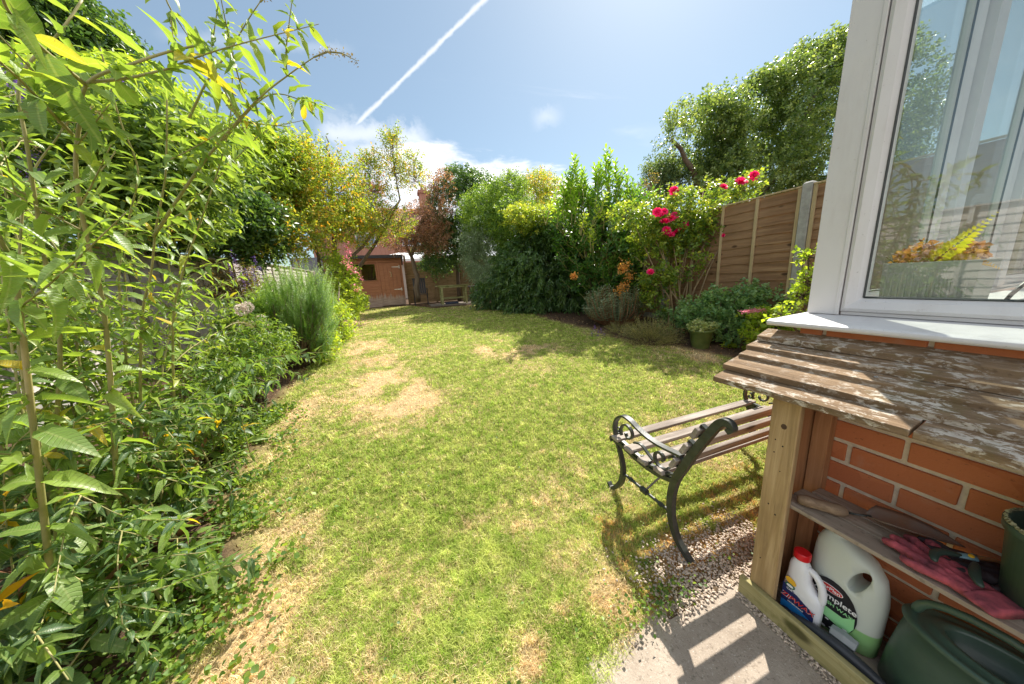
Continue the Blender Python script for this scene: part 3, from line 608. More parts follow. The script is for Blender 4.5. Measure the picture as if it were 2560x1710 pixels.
wc = empty('wash_wax_container', (1.33, .38, -.036), 'large translucent container of green wash wax behind the small bottle', 'container')
m, t = newmat('translucent_plastic'); zz_ = t.add('ShaderNodeSeparateXYZ', ins={0: t.add('ShaderNodeTexCoord').outputs['Object']}).outputs[2]
fillc = t.mix(t.step(zz_, .058, .052), (.60, .64, .58), (.28, .52, .20)); p = t.add('ShaderNodeBsdfPrincipled', ins={'Base Color': fillc, 'Roughness': .4, 'Subsurface Weight': .25}); p.inputs['Subsurface Radius'].default_value = (.05, .05, .05); finish(t, p.outputs[0]); MAT_TP = m
bx, by = 1.325, .405; mb = MB()
prof = [(.040, .085, 0, 0), (.047, .092, .006, 0), (.048, .094, .06, 0), (.048, .094, .20, 0), (.047, .092, .235, .001), (.045, .086, .285, .006), (.042, .072, .325, .016), (.036, .050, .350, .030), (.028, .030, .365, .042), (.022, .022, .372, .042), (.022, .022, .40, .042)]
mb.loft([ell(bx, by + dy, rx_, ry_, z0 + z, 36) for rx_, ry_, z, dy in prof]); bo = mb.build('body', MAT_TP, wc, smooth=True); bpy.context.view_layer.update()
kb = MB(); kb.loft([ell(0, 0, .018, .046, 0, 24, 2.2) for _ in (0, 1)]); kb.v = [((bx - .09 if i < 24 else bx + .09), by - .036 + v[0] * .92 - v[1] * .30, z0 + .262 + v[1] * .95 + v[0] * .30) for i, v in enumerate(kb.v)]
ko = kb.build('cutter', None); md = bo.modifiers.new('cut', 'BOOLEAN'); md.operation = 'DIFFERENCE'; md.object = ko; md.solver = 'EXACT'
bpy.context.view_layer.update(); me = bpy.data.meshes.new_from_object(bo.evaluated_get(bpy.context.evaluated_depsgraph_get())); bo.modifiers.clear(); bo.data = me; bpy.data.objects.remove(ko)
mb = MB(); mb.lathe((bx, by + .042, z0 + .385), [(.028, 0), (.028, .025), (.024, .028)], 32); mb.build('cap', M_BLACK, wc)
fx = bx - .0485
disc(by + .018, z0 + .115, .070, .098, fx, M_BLACK, wc, 'label'); disc(0, 0, 0, 0, fx - .001, M_LG, wc, 'label_band', poly=[(by + .085, z0 + .075), (by - .036, z0 + .05), (by - .048, z0 + .088), (by - .046, z0 + .128), (by - .02, z0 + .10), (by + .085, z0 + .098)])
disc(by + .022, z0 + .178, .034, .0135, fx - .001, M_WHT, wc, 'badge', rot=0); disc(by + .022, z0 + .178, .032, .0115, fx - .002, M_LRED, wc, 'badge', rot=0)
text('CarPlan', (fx - .0035, by + .022, z0 + .178), .0175, M_WHT, wc); text('Complete', (fx - .0035, by + .006, z0 + .148), .0275, M_WHT, wc); text('WASH WAX', (fx - .0035, by + .004, z0 + .122), .0165, M_LG, wc)
for yy, zz2, r_ in [(.0, .03, .004), (.03, .045, .003), (-.02, .04, .005), (.04, .03, .0045), (.015, .055, .003), (-.03, .06, .004), (.05, .055, .003), (-.012, .028, .003), (.022, .02, .004)]: disc(by + yy, z0 + zz2, r_ * 1.6, r_, fx - .002, M_WHT, wc, 'foam_dot')

MAT_DG = M_plain('dark_green_plastic', (.06, .105, .075), .38, var=.15, scale=12, bumpd=.0004, coat=.1)
wcan = empty('watering_can', (1.30, .09, -.036), 'big dark green plastic watering can on the floor of the store', 'watering can')
cxw, cyw = 1.31, .100; mb = MB()
mb.lathe((cxw, cyw, z0), [(.100, 0), (.106, .005), (.103, .10), (.097, .20), (.093, .248), (.097, .252), (.098, .262), (.093, .268), (.086, .268), (.080, .262), (.068, .272), (.060, .274), (.056, .262), (.054, .20), (.0, .20)], 56, .97, 1.9, cap=False)
mb.build('body', MAT_DG, wcan, smooth=True)
mb = MB(); mb.tube([(cxw, cyw + .165, z0 + .262), (cxw, cyw + .160, z0 + .300), (cxw, cyw + .13, z0 + .335), (cxw, cyw + .03, z0 + .355), (cxw, cyw - .09, z0 + .33), (cxw, cyw - .15, z0 + .262)], .012, 12, flat=.8); mb.build('handle', MAT_DG, wcan, smooth=True, sub=1)
mb = MB(); mb.tube([(cxw, cyw - .19, z0 + .05), (cxw, cyw - .34, z0 + .22), (cxw, cyw - .42, z0 + .34)], [.022, .016, .013], 14); mb.build('spout', MAT_DG, wcan, smooth=True)
pt = empty('plant_pot', (1.30, .075, .433), 'olive green pot on the shelf beside the gloves', 'plant pot')
mb = MB(); mb.lathe((1.305, .082, .433), [(.072, 0), (.078, .004), (.094, .185), (.100, .187), (.101, .205), (.096, .207), (.090, .203), (.086, .15), (.0, .15)], 48, 1, 1, cap=False); mb.build('pot', MAT_DG, pt, smooth=True)
mb = MB()
for k in range(60): a = 2 * pi * k / 60; mb.tube([(1.305 + .096 * cos(a), .082 + .096 * sin(a), .638), (1.305 + .097 * cos(a + .12), .082 + .097 * sin(a + .12), .640 + random.uniform(0, .003))], random.uniform(.002, .005), 5)
mb.build('crusted_rim', M_plain('rim_crust', (.34, .32, .18), .9, var=.4, scale=60), pt)
mb = MB(); mb.lathe((1.318, .072, .60), [(.052, 0), (.070, .085), (.076, .086), (.076, .104), (.068, .104), (.060, .05), (0, .05)], 40, cap=False); o = mb.build('clay_pot', M_plain('dirty_clay', (.20, .15, .09), .9, var=.3, scale=20), smooth=True); tag(o, 'dirty brown clay pot stacked inside the olive pot', 'plant pot')

tw = empty('garden_trowel', (1.22, .5, .436), 'worn wooden handled trowel lying on the store shelf', 'trowel')
A, B = Vector((1.208, .520, .453)), Vector((1.270, .418, .455)); mb = MB(); q = [A + (B - A) * s for s in (0, .06, .2, .4, .6, .8, .93, 1)]
mb.tube(q, [.010, .0165, .0195, .0175, .018, .0205, .017, .008], 14); mb.build('handle', M_wood('worn_handle', (.16, .10, .06), (.42, .30, .2), 1, 1, .6), tw, smooth=True)
mb = MB(); mb.tube([B, B + Vector((.012, -.018, .004)), B + Vector((.028, -.04, .010))], .0035, 8); mb.build('shank', MAT_IRON, tw, smooth=True)
mb = MB(); st = Vector((1.292, .385, .470)); en = Vector((1.392, .230, .458)); ax = (en - st).normalized(); sd = ax.cross(Vector((0, 0, 1))).normalized(); rings = []
for s in np.linspace(0, 1, 15):
    wd_ = .043 * (min(1, (s * 6 + .25)) if s < .15 else (1 - max(0, (s - .35) / .65) ** 2.0) + .001); c0 = st + (en - st) * s; rr = []
    for u_ in np.linspace(-1, 1, 9): rr.append(tuple(c0 + sd * wd_ * u_ + Vector((0, 0, .022 * (u_ * u_) * wd_ / .043 - .006))))
    for u_ in np.linspace(1, -1, 9): rr.append(tuple(c0 + sd * wd_ * u_ + Vector((0, 0, .022 * (u_ * u_) * wd_ / .043 - .0078))))
    rings.append(rr)
mb.loft(rings); mb.build('blade', M_plain('tarnished_steel', (.42, .36, .32), .36, .35, .4, 14, .0005, c2=(.26, .16, .10)), tw, smooth=True)
MAT_PINK = M_plain('pink_knit', (.66, .12, .15), .95, var=.15, scale=22, bumpd=.002, c2=(.10, .03, .04)); MAT_GREY = M_plain('dark_rubber_palm', (.045, .03, .032), .7, var=.3, scale=30, bumpd=.001)
def glove(name, label, c0, rz, mat, cuffm, curl=0):
    r0 = empty(name, c0, label, 'glove', 'gardening gloves on the store shelf')
    mb = MB(); cr, sr = cos(rz), sin(rz)
    def W(a, b, z): return (c0[0] + 1.18 * (a * cr - b * sr), c0[1] + 1.18 * (a * sr + b * cr), c0[2] + z * 1.2)
    for a in (-.026, -.01, .008, .024): mb.tube([W(a * .9, -.05, .008), W(a, 0, .010), W(a, .045, .010)], [.013, .015, .014], 8)
    for j, (a, L, bend) in enumerate(((-.033, .034, -.016), (-.012, .044, -.006), (.010, .046, .010), (.031, .036, .022))):
        mb.tube([W(a * .9, .03, .010), W(a, .05, .011), W(a + bend * .5, .05 + L * .55, .013 + curl * .008), W(a + bend, .05 + L, .008)], [.012, .0125, .0120, .010], 8)
    mb.tube([W(-.025, -.02, .01), W(-.05, .005, .012), W(-.062, .035, .010)], [.012, .012, .009], 8)
    o = mb.build('palm', mat, r0, smooth=True); md = o.modifiers.new('r', 'REMESH'); md.mode = 'VOXEL'; md.voxel_size = .0028; md.use_smooth_shade = True; s2 = o.modifiers.new('s', 'SMOOTH'); s2.iterations = 4; tx = bpy.data.textures.new('crumple', 'CLOUDS'); tx.noise_scale = .022; dm = o.modifiers.new('d', 'DISPLACE'); dm.texture = tx; dm.texture_coords = 'LOCAL'; dm.strength = .011; dm.mid_level = .5
    mb = MB(); rings = []
    for b_ in np.linspace(-.045, -.085, 12): rings.append([W((.037 + .0012 * (int(b_ * 1e4) % 2)) * cos(k * pi / 12), b_, .011 + .0105 * sin(k * pi / 12)) for k in range(24)])
    mb.loft(rings); mb.build('cuff', cuffm, r0, smooth=True); return r0
glove('gardening_glove', 'pink knitted glove with its cuff over the shelf edge', (1.245, .215, .437), R(-24), MAT_PINK, MAT_PINK)
glove('gardening_glove', 'dark palmed glove lying against the bricks', (1.345, .175, .437), R(38), MAT_GREY, MAT_PINK)
sec = empty('secateurs', (1.27, .19, .46), 'dark green handled secateurs lying across the pink glove', 'secateurs')
for pts in ([(1.215, .235, .474), (1.245, .250, .480), (1.280, .238, .480), (1.300, .210, .478)], [(1.208, .165, .474), (1.235, .185, .480), (1.265, .190, .480), (1.300, .196, .478)]):
    mb = MB(); mb.tube(pts, [.007, .0105, .010, .006], 12, flat=.75); mb.build('handle', M_plain('grip_green', (.03, .05, .038), .45), sec, smooth=True, sub=1)
mb = MB(); mb.tube([(1.292, .222, .478), (1.310, .203, .480), (1.328, .205, .479)], [.008, .011, .006], 12, flat=.5); mb.build('joint', M_plain('blue_joint', (.16, .28, .32), .4), sec, smooth=True)
mb = MB(); mb.tube([(1.315, .203, .480), (1.340, .185, .480), (1.362, .155, .478)], [.010, .009, .002], 10, flat=.2); mb.build('blade', M_plain('steel', (.4, .4, .4), .3, 1.), sec)
mb = MB(); mb.tube([(1.304, .205, .484), (1.304, .205, .488)], .005, 12); mb.build('pivot', M_YEL, sec)
ht = empty('hand_sprayer', (1.22, .4, -.03), 'dark grey curved sprayer handle lying on the store floor', 'sprayer')
mb = MB(); mb.tube([(1.205, .505, -.018), (1.203, .475, -.008), (1.204, .435, .004), (1.210, .38, .008), (1.218, .32, .0), (1.222, .27, -.012), (1.222, .245, -.012)], [.010, .015, .017, .020, .020, .017, .012], 16); mb.build('handle', M_plain('dark_grey_plastic', (.045, .048, .055), .42, var=.2, scale=20), ht, smooth=True, sub=1)
mb = MB(); mb.tube([(1.245, .395, .020), (1.247, .365, .022), (1.25, .335, .020)], [.019, .021, .019], 6); mb.build('trigger_block', M_plain('grey_clear_plastic', (.30, .32, .33), .3), ht, bevel=.002)
mb = MB(); mb.tube([(1.202, .52, -.02), (1.203, .500, -.012), (1.205, .486, -.01)], [.014, .015, .010], 10); mb.build('nozzle', M_BLACK, ht, smooth=True)

# ------------------------------------------------------------------ garden bench, facing down the lawn
bench = empty('garden_bench', (1.05, 1.0, 0), 'cast iron bench with scrolled arms and weathered timber slats', 'bench')
def end_frame(x0):
    mb = MB(); T = lambda pts, r, fl=.62, sg=8: mb.tube([(x0, a, z) for a, z in pts], r, sg, flat=1.0)
    def ribbon(pts, w_, h_):
        n = len(pts); rings = []
        for i, (a, z) in enumerate(pts):
            ta = Vector((pts[min(i + 1, n - 1)][0] - pts[max(i - 1, 0)][0], pts[min(i + 1, n - 1)][1] - pts[max(i - 1, 0)][1])).normalized(); nn = (-ta.y, ta.x); h = h_[i] if hasattr(h_, '__len__') else h_
            rings.append([(x0 + sx_ * w_ / 2, a + nn[0] * s_ * h / 2, z + nn[1] * s_ * h / 2) for sx_, s_ in ((-1, -1), (1, -1), (1, 1), (-1, 1))])
        mb.loft(rings)
    def cr(pts, n=8):
        pts = [np.array(p, float) for p in pts]; pts = [2 * pts[0] - pts[1]] + pts + [2 * pts[-1] - pts[-2]]; out = []
        for i in range(1, len(pts) - 2):
            for s in np.linspace(0, 1, n, endpoint=False):
                p0, p1, p2, p3 = pts[i - 1:i + 3]; out.append(tuple(.5 * (2 * p1 + (p2 - p0) * s + (2 * p0 - 5 * p1 + 4 * p2 - p3) * s * s + (3 * p1 - p0 - 3 * p2 + p3) * s ** 3)))
        out.append(tuple(pts[-2])); return out
    lg = cr([(1.325, .018), (1.295, .0), (1.255, .035), (1.215, .10), (1.205, .19), (1.235, .28), (1.262, .325), (1.290, .338), (1.305, .325), (1.295, .308)]); ribbon(lg, .026, [.014 + .010 * sin(pi * min(1, i / 40)) for i in range(len(lg))])
    rl = cr([(.765, .0), (.80, .02), (.845, .06), (.878, .14), (.885, .24), (.868, .34), (.830, .43), (.79, .52), (.745, .61), (.700, .690), (.672, .705), (.655, .690), (.668, .672)]); ribbon(rl, .026, [.019 + .014 * sin(pi * i / len(rl)) for i in range(len(rl))])
    ribbon(cr([(1.275, .325), (1.20, .322), (1.12, .308), (1.03, .302), (.94, .312), (.868, .335)]), .024, .020)
    ribbon(cr([(1.275, .352), (1.20, .346), (1.12, .332), (1.03, .326), (.94, .338), (.87, .362)]), .020, .010)
    ribbon(cr([(1.262, .35), (1.278, .40), (1.262, .46), (1.215, .498), (1.16, .498), (1.10, .478), (1.03, .462), (.95, .460), (.845, .472)]), .030, .011)
    def spiral(ca, cz, r0, r1, a0, a1, th=.010):
        ribbon([(ca + (r0 + (r1 - r0) * s) * cos(a0 + (a1 - a0) * s), cz + (r0 + (r1 - r0) * s) * sin(a0 + (a1 - a0) * s)) for s in np.linspace(0, 1, 26)], .016, th)
    spiral(1.175, .413, .058, .014, -.6, 6.2); spiral(.955, .395, .052, .012, 3.5, 10.0); ribbon(cr([(1.13, .385), (1.08, .40), (1.03, .375), (1.0, .36)]), .014, .009)
    spiral(1.245, .395, .022, .006, 1.5, 6.5, .007); spiral(.885, .425, .022, .006, 0, 5, .007)
    for a in np.linspace(.92, 1.22, 7): mb.box((x0 - .008, a - .005, .308), (x0 + .008, a + .005, .345))
    mb.tube([(x0, 1.212, .155), (x0, 1.12, .157), (x0, .98, .157), (x0, .882, .160)], .0075, 10); mb.tube([(x0, 1.065, .157), (x0, 1.03, .157)], .016, 10); mb.tube([(x0, 1.15, .157), (x0, 1.135, .157)], .011, 10); mb.tube([(x0, .95, .157), (x0, .935, .157)], .011, 10)
    # stepped brackets behind the back rail
    for a, z in ((.842, .432), (.795, .528), (.748, .618)):
        d = Vector((-.41, .91)); nn = Vector((.91, .41))
        for off in (-.026, .026): mb.bar((x0, a + d.x * off, z + d.y * off), (x0, a + d.x * off + nn.x * .030, z + d.y * off + nn.y * .030), .020, .007)
        mb.bar((x0, a + d.x * -.028 + nn.x * .030, z + d.y * -.028 + nn.y * .030), (x0, a + d.x * .028 + nn.x * .030, z + d.y * .028 + nn.y * .030), .020, .007)
    return mb.build('end_frame', MAT_IRON, bench, bevel=.002)
XL, XR = 1.05, 2.14
end_frame(XL); end_frame(XR)
for a, z in ((1.245, .343), (1.145, .330), (1.045, .322), (.945, .332)):
    mb = MB(); mb.box((XL - .03, a - .027, z), (XR + .03, a + .027, z + .020), jit=.0015); mb.build('seat_slat', MAT_SLAT, bench, bevel=.003)
for a, z in ((.858, .425), (.812, .520), (.768, .612)):
    mb = MB(); d = Vector((0, -.43, .90)); nn = Vector((0, .90, .43)); c0 = Vector((0, a, z)); rings = []
    for x0 in (XL - .03, XR + .03): rings.append([tuple(Vector((x0, 0, 0)) + c0 + d * sa * .027 + nn * (.002 + .019 * sb)) for sa, sb in ((-1, 0), (1, 0), (1, 1), (-1, 1))])
    mb.loft(rings); mb.build('back_slat', MAT_SLAT, bench, bevel=.003)
M_ROD = M_plain('rod_metal', (.25, .24, .23), .4, .8)
for a_, b_ in ((XL + .01, XL + .32), (XR - .01, XR - .32)): MB().tube([(a_, 1.047, .157), (b_, 1.047, .315)], .005, 8).build('stay_rod', M_ROD, bench)

# ------------------------------------------------------------------ fences
def fence(name, label, X0, side, ys_, ztop, hgt, mat, postmat, battens=3, cap=True, wav=.006):
    """waney-lap panels between posts, along the garden's length; side=-1 shows its face to -X"""
    r0 = empty(name, (X0, ys_[0], g(ys_[0])), label, 'fence')
    for i in range(len(ys_) - 1):
        ya, yb = ys_[i] + .055, ys_[i + 1] - .055; mb = MB(); zt = ztop[i]; nbd = 14; zb = zt - hgt; pit = hgt / nbd
        for k in range(nbd):
            rings = []; ph = random.uniform(0, 9)
            for s in np.linspace(0, 1, 18):
                yy = ya + (yb - ya) * s; wv = wav * sin(s * 7 + ph) + wav * .7 * sin(s * 17 + ph * 2); z1 = zb + (k + 1) * pit; z0_ = zb + k * pit - .02 + wv
                rings.append([(X0 + side * .016, yy, z0_), (X0 + side * .016 + side * .006, yy, z0_), (X0 + side * .004, yy, z1), (X0, yy, z1)])
            mb.loft(rings)
        mb.build('panel', mat, r0)
        mb = MB()
        for s in np.linspace(0, 1, battens + 2):
            yy = ya + .02 + (yb - ya - .04) * s; mb.box((X0 + side * .0225, yy - .018, zb - .01), (X0 + side * .045, yy + .018, zt))
        if cap: mb.box((X0 - .02, ya, zt + .001), (X0 + side * .05, yb, zt + .020))
        mb.build('batten', M_BATTEN if side < 0 else mat, r0, bevel=.002)
        mb = MB(); mb.box((X0 - .02, ya - .03, zb - .32), (X0 + .02, yb + .03, zb - .012)); mb.build('gravel_board', MAT_POSTCONC, r0)
    for i, yy in enumerate(ys_):
        zt = max(ztop[max(0, i - 1)], ztop[min(i, len(ztop) - 1)]) + .055; mb = MB()
        mb.loft([[(X0 - .055, yy - .05, -.2), (X0 + .055, yy - .05, -.2), (X0 + .055, yy + .05, -.2), (X0 - .055, yy + .05, -.2)], [(X0 - .055, yy - .05, zt - .02), (X0 + .055, yy - .05, zt - .02), (X0 + .055, yy + .05, zt - .02), (X0 - .055, yy + .05, zt - .02)],
                 [(X0 - .03, yy - .03, zt), (X0 + .03, yy - .03, zt), (X0 + .03, yy + .03, zt), (X0 - .03, yy + .03, zt)]]); mb.build('post', postmat, r0, bevel=.004)
    return r0
MAT_FENCE = M_wood('brown_lap_board', (.24, .135, .07), (.38, .24, .135), 1, .6, .85, knots=True); M_BATTEN = M_wood('pale_batten', (.42, .32, .17), (.58, .46, .28), 2, .6, .85)
MAT_FENCEL = M_wood('silvered_board', (.48, .43, .40), (.70, .65, .61), 1, .6, .85, knots=False)
MAT_FENCEB = M_wood('brown_fence_board_far', (.26, .17, .09), (.40, .28, .15), 0, .6, .85, knots=False, moss=.35)
fence('panel_fence', 'brown lap fence with a concrete post, behind the red rose', 4.80, -1, [.40, 2.40, 4.45, 6.45, 8.45, 10.45, 12.45, 13.4], [2.17] * 3 + [2.22] * 4, 1.70, MAT_FENCE, MAT_POSTCONC)
fence('panel_fence', 'silvered sunlit lap fence behind the tall buddleia', -3.0, 1, [-.9, 1.05, 3.0, 4.95, 6.9, 8.85, 10.8, 12.75, 13.4], [1.78, 1.78, 1.83, 1.88, 1.93, 1.97, 1.97, 1.97], 1.36, MAT_FENCEL, M_plain('timber_post_grey', (.22, .19, .16), .9, var=.2, scale=10))
r0 = empty('panel_fence', (2.2, 13.4, .5), 'shaded brown fence across the far end beside the shed', 'fence')
for i in range(4):
    xa_, xb2 = .30 + i * 1.15, .30 + (i + 1) * 1.15; zt = [2.22, 2.42, 2.46, 2.4][i]; mb = MB()
    for k in range(15):
        ph = random.uniform(0, 9); rings = []; pit = (zt - .55) / 15
        for s in np.linspace(0, 1, 8): wv = .006 * sin(s * 7 + ph); rings.append([(xa_ + .04 + (1.07) * s, 13.40 - .016, .55 + k * pit - .02 + wv), (xa_ + .04 + 1.07 * s, 13.40 - .022, .55 + k * pit - .02 + wv), (xa_ + .04 + 1.07 * s, 13.396, .55 + (k + 1) * pit), (xa_ + .04 + 1.07 * s, 13.40, .55 + (k + 1) * pit)])
        mb.loft(rings)
    mb.build('panel', MAT_FENCEB, r0)
for i in range(5): mb = MB(); mb.box((.29 + i * 1.15 - .03, 13.34, .3), (.29 + i * 1.15 + .05, 13.42, 2.5)); mb.build('post', MAT_FENCEB, r0)
mb = MB(); mb.box((1.69, 13.30, 1.9), (1.72, 13.33, 2.5)); mb.box((1.74, 13.30, 2.06), (2.1, 13.315, 2.10)); mb.build('bracket', M_plain('pale_metal', (.6, .6, .6), .5), r0)

# ------------------------------------------------------------------ shed at the far end
shed = empty('garden_shed', (-.8, 13.0, .5), 'small orange-brown timber shed with a faded plank door', 'shed')
m, t = newmat('shed_timber'); co = t.add('ShaderNodeTexCoord').outputs['Object']; zc_ = t.add('ShaderNodeSeparateXYZ', ins={0: co}).outputs[2]
gr = t.noise(t.scalev(co, (2, 20, 30)), 1.5, 6, .6); c = t.ramp(gr, [(.3, (.28, .115, .055)), (.7, (.40, .18, .09))])
edge = t.math('ADD', zc_, t.math('MULTIPLY', t.math('SUBTRACT', t.noise(t.scalev(co, (14, 14, 1.5)), 1.2, 4), .5), .7))
c = t.mix(t.math('MULTIPLY', t.step(edge, 1.0, .80), .85), c, t.ramp(gr, [(.3, (.28, .21, .17)), (.7, (.50, .42, .36))])); b = t.add('ShaderNodeBsdfPrincipled', ins={'Base Color': c, 'Roughness': .85, 'Normal': bump(t, gr, .003)}); finish(t, b.outputs[0]); MAT_SHED = m
SL, SR, SY, SB, ST = -2.55, .16, 13.0, .53, 2.42
mb = MB(); n = 17; ph = (ST - SB) / n
for k in range(n):
    z1, z2 = SB + k * ph, SB + (k + 1) * ph
    spans = [(SL, SR)]
    if z2 > SB + 1.02 and z1 < SB + 1.62: spans = [(-.78, SR)]
    for a_, b_ in spans: mb.prism([(SY, z1), (SY - .016, z1 + .004), (SY - .010, z2), (SY, z2)], 0, a_, b_)
    mb.prism([(SR, z1), (SR + .016, z1 + .004), (SR + .010, z2), (SR, z2)], 1, SY + .001, SY + 1.5) if False else None
mb.box((SR - .02, SY + .002, SB), (SR, SY + 1.6, ST + .0)); mb.box((SL, SY + .002, SB), (SL + .02, SY + 1.6, ST)); mb.box((SL + .021, SY + 1.58, SB), (SR - .021, SY + 1.6, ST)); mb.build('wall', MAT_SHED, shed)
mb = MB()
for k in range(5): mb.box((-.675 + k * .150, SY - .040, SB + .03), (-.675 + k * .150 + .146, SY - .018, SB + 1.66))
d_ = mb.build('door', MAT_SHED, shed, bevel=.002); M_HIN = M_plain('zinc_hinge', (.62, .58, .52), .4, .4)
for zz2 in (SB + .63, SB + 1.50):
    mb = MB(); mb.prism([(-.22, zz2 - .012), (.04, zz2 - .022), (.04, zz2 + .022), (-.22, zz2 + .012)], 1, SY - .046, SY - .041); mb.box((.045, SY - .046, zz2 - .06), (.075, SY - .019, zz2 + .06)); mb.build('hinge', M_HIN, d_)
mb = MB(); mb.tube([(-.33, SY - .05, SB + 1.32), (-.27, SY - .055, SB + 1.30), (-.26, SY - .055, SB + 1.18), (-.29, SY - .05, SB + 1.12)], .014, 6); mb.build('padlock', M_plain('brass', (.5, .4, .2), .4, .5), d_)
mb = MB(); mb.box((-.74, SY - .035, SB), (-.69, SY - .012, ST - .1)); mb.box((.13, SY - .035, SB), (.155, SY - .012, ST)); mb.box((SL, SY - .034, SB + 1.70), (SR, SY - .0115, SB + 1.75)); mb.box((SL, SY - .033, SB - .02), (-.745, SY - .0115, SB + .03)); mb.build('trim', MAT_SHED, shed, bevel=.002)
wf = MB()
for xx in (-2.5, -1.92, -1.34, -.80): wf.box((xx - .02, SY - .03, SB + 1.0), (xx + .02, SY + .01, SB + 1.66))
wf.box((-2.478, SY - .029, SB + .98), (-.822, SY + .008, SB + 1.02)); wf.box((-2.478, SY - .029, SB + 1.63), (-.822, SY + .008, SB + 1.66)); wfo = wf.build('window', MAT_SHED, shed)
mb = MB(); mb.box((-2.48, SY - .004, SB + 1.02), (-.82, SY, SB + 1.63)); mb.build('pane', MAT_GLASS, wfo)
MAT_FELT = M_plain('roofing_felt', (.05, .05, .055), .9, var=.3, scale=30, bumpd=.003)
mb = MB(); mb.raw([(SL - .1, SY - .14, ST + .02), (SR + .08, SY - .14, ST + .02), (SR + .08, SY + 1.7, ST - .22), (SL - .1, SY + 1.7, ST - .22), (SL - .1, SY - .14, ST + .06), (SR + .08, SY - .14, ST + .06), (SR + .08, SY + 1.7, ST - .18), (SL - .1, SY + 1.7, ST - .18)], [(0, 1, 2, 3), (4, 7, 6, 5), (0, 4, 5, 1), (1, 5, 6, 2), (2, 6, 7, 3), (3, 7, 4, 0)])
mb.box((SL - .1, SY - .16, ST - .05), (SR + .08, SY - .141, ST + .065)); mb.build('roof', MAT_FELT, shed)

# ------------------------------------------------------------------ deck, table, chairs
mb = MB(); mb.box((.95, 10.75, .46), (2.85, 11.9, .535)); tag(mb.build('paved_step', M_plain('stone_slab', (.20, .165, .13), .9, var=.3, scale=6, bumpd=.004), bevel=.01), 'low stone slab step under the garden table', 'step')
MAT_OLD = M_wood('algae_timber', (.30, .29, .12), (.46, .45, .24), 0, .6, .85, moss=.5); MAT_DK = M_plain('dark_paint', (.03, .03, .035), .5)
tb = empty('garden_table', (1.8, 11.1, .535), 'weathered greenish timber table in the far corner', 'table')
mb = MB()
for k in range(6): mb.box((1.20, 10.92 + k * .095, 1.185), (2.42, 10.92 + k * .095 + .088, 1.215))
mb.build('tabletop', MAT_OLD, tb, bevel=.003)
mb = MB(); mb.box((1.3, 10.95, 1.12), (2.32, 10.975, 1.183)); mb.box((1.3, 11.40, 1.12), (2.32, 11.425, 1.183)); mb.build('apron', MAT_OLD, tb)
for x_, y_ in ((1.38, 10.96), (2.24, 10.96), (1.38, 11.40), (2.24, 11.40)): mb = MB(); mb.box((x_ - .035, y_ - .025, .537), (x_ + .035, y_ + .025, 1.12)); mb.build('leg', MAT_OLD, tb, bevel=.003)
mb = MB(); mb.box((1.4, 11.17, .72), (2.22, 11.2, .78)); mb.build('stretcher', MAT_OLD, tb)
o = MB().box((1.5, 11.0, .537), (1.95, 11.3, .60)).build('folded_tarp', M_plain('navy_sheet', (.03, .04, .08), .6, var=.3), bevel=.02); tag(o, 'dark blue folded sheet lying under the table', 'sheet')
def chair(x_, y_, rz, label, name='folding_chair'):
    r0 = empty(name, (x_, y_, g(y_)), label, 'chair', None, 0); cr, sr = cos(rz), sin(rz); z_ = g(y_)
    def W(a, b, c): return (x_ + a * cr - b * sr, y_ + a * sr + b * cr, z_ + c)
    for sgn in (-1, 1):
        mb = MB(); mb.tube([W(.25 * sgn, .28, 0), W(.25 * sgn, .0, .42), W(.25 * sgn, -.10, .62)], .016, 6); mb.tube([W(.24 * sgn, -.22, 0), W(.24 * sgn, .22, .44)], .016, 6); mb.tube([W(.25 * sgn, .22, .62), W(.25 * sgn, -.2, .64)], .02, 6); mb.build('leg', MAT_DK, r0)
    mb = MB()
    for s in np.linspace(0, 1, 6): mb.bar(W(-.24, -.16 + s * .4, .43), W(.24, -.16 + s * .4, .43), .06, .02)
    mb.build('seat', MAT_DK, r0); mb = MB()
    for s in np.linspace(-.2, .2, 6): mb.bar(W(s, .22, .46), W(s, .40, 1.02), .068, .02, (0, -1, 0))
    mb.bar(W(-.25, .40, 1.02), W(.25, .40, 1.02), .03, .06); mb.build('backrest', MAT_DK, r0)
chair(.72, 12.2, R(0), 'dark slatted chair between the shed and the table'); chair(2.72, 11.5, R(-60), 'dark slatted chair in the shade right of the table'); chair(3.05, 11.9, R(-50), 'rearmost dark chair under the hanging branches')

# ------------------------------------------------------------------ houses beyond the end fence
hs = empty('brick_house', (-1, 30, .5), 'red brick house with a tall chimney beyond the end fence', 'house')
m, t = newmat('far_brick'); co = t.add('ShaderNodeTexCoord').outputs['Object']; br = t.add('ShaderNodeTexBrick', ins={'Vector': t.scalev(co, (1, 1, 1)), 'Color1': (.40, .19, .13, 1), 'Color2': (.33, .15, .10, 1), 'Mortar': (.4, .34, .28, 1), 'Scale': 4.4, 'Mortar Size': .012})
b = t.add('ShaderNodeBsdfPrincipled', ins={'Base Color': br.outputs[0], 'Roughness': .9}); finish(t, b.outputs[0]); MAT_FB = m
mb = MB(); mb.box((-6, 28, 0), (4.5, 34, 6.6)); mb.build('wall', MAT_FB, hs)
mb = MB(); mb.raw([(-6.3, 27.7, 6.6), (4.8, 27.7, 6.6), (4.8, 34.3, 6.6), (-6.3, 34.3, 6.6), (-6.3, 31, 8.3), (4.8, 31, 8.3)], [(0, 1, 5, 4), (2, 3, 4, 5), (0, 4, 3), (1, 2, 5), (0, 3, 2, 1)]); rf = mb.build('roof', M_plain('roof_tile', (.24, .12, .08), .9, var=.25, scale=8), hs)
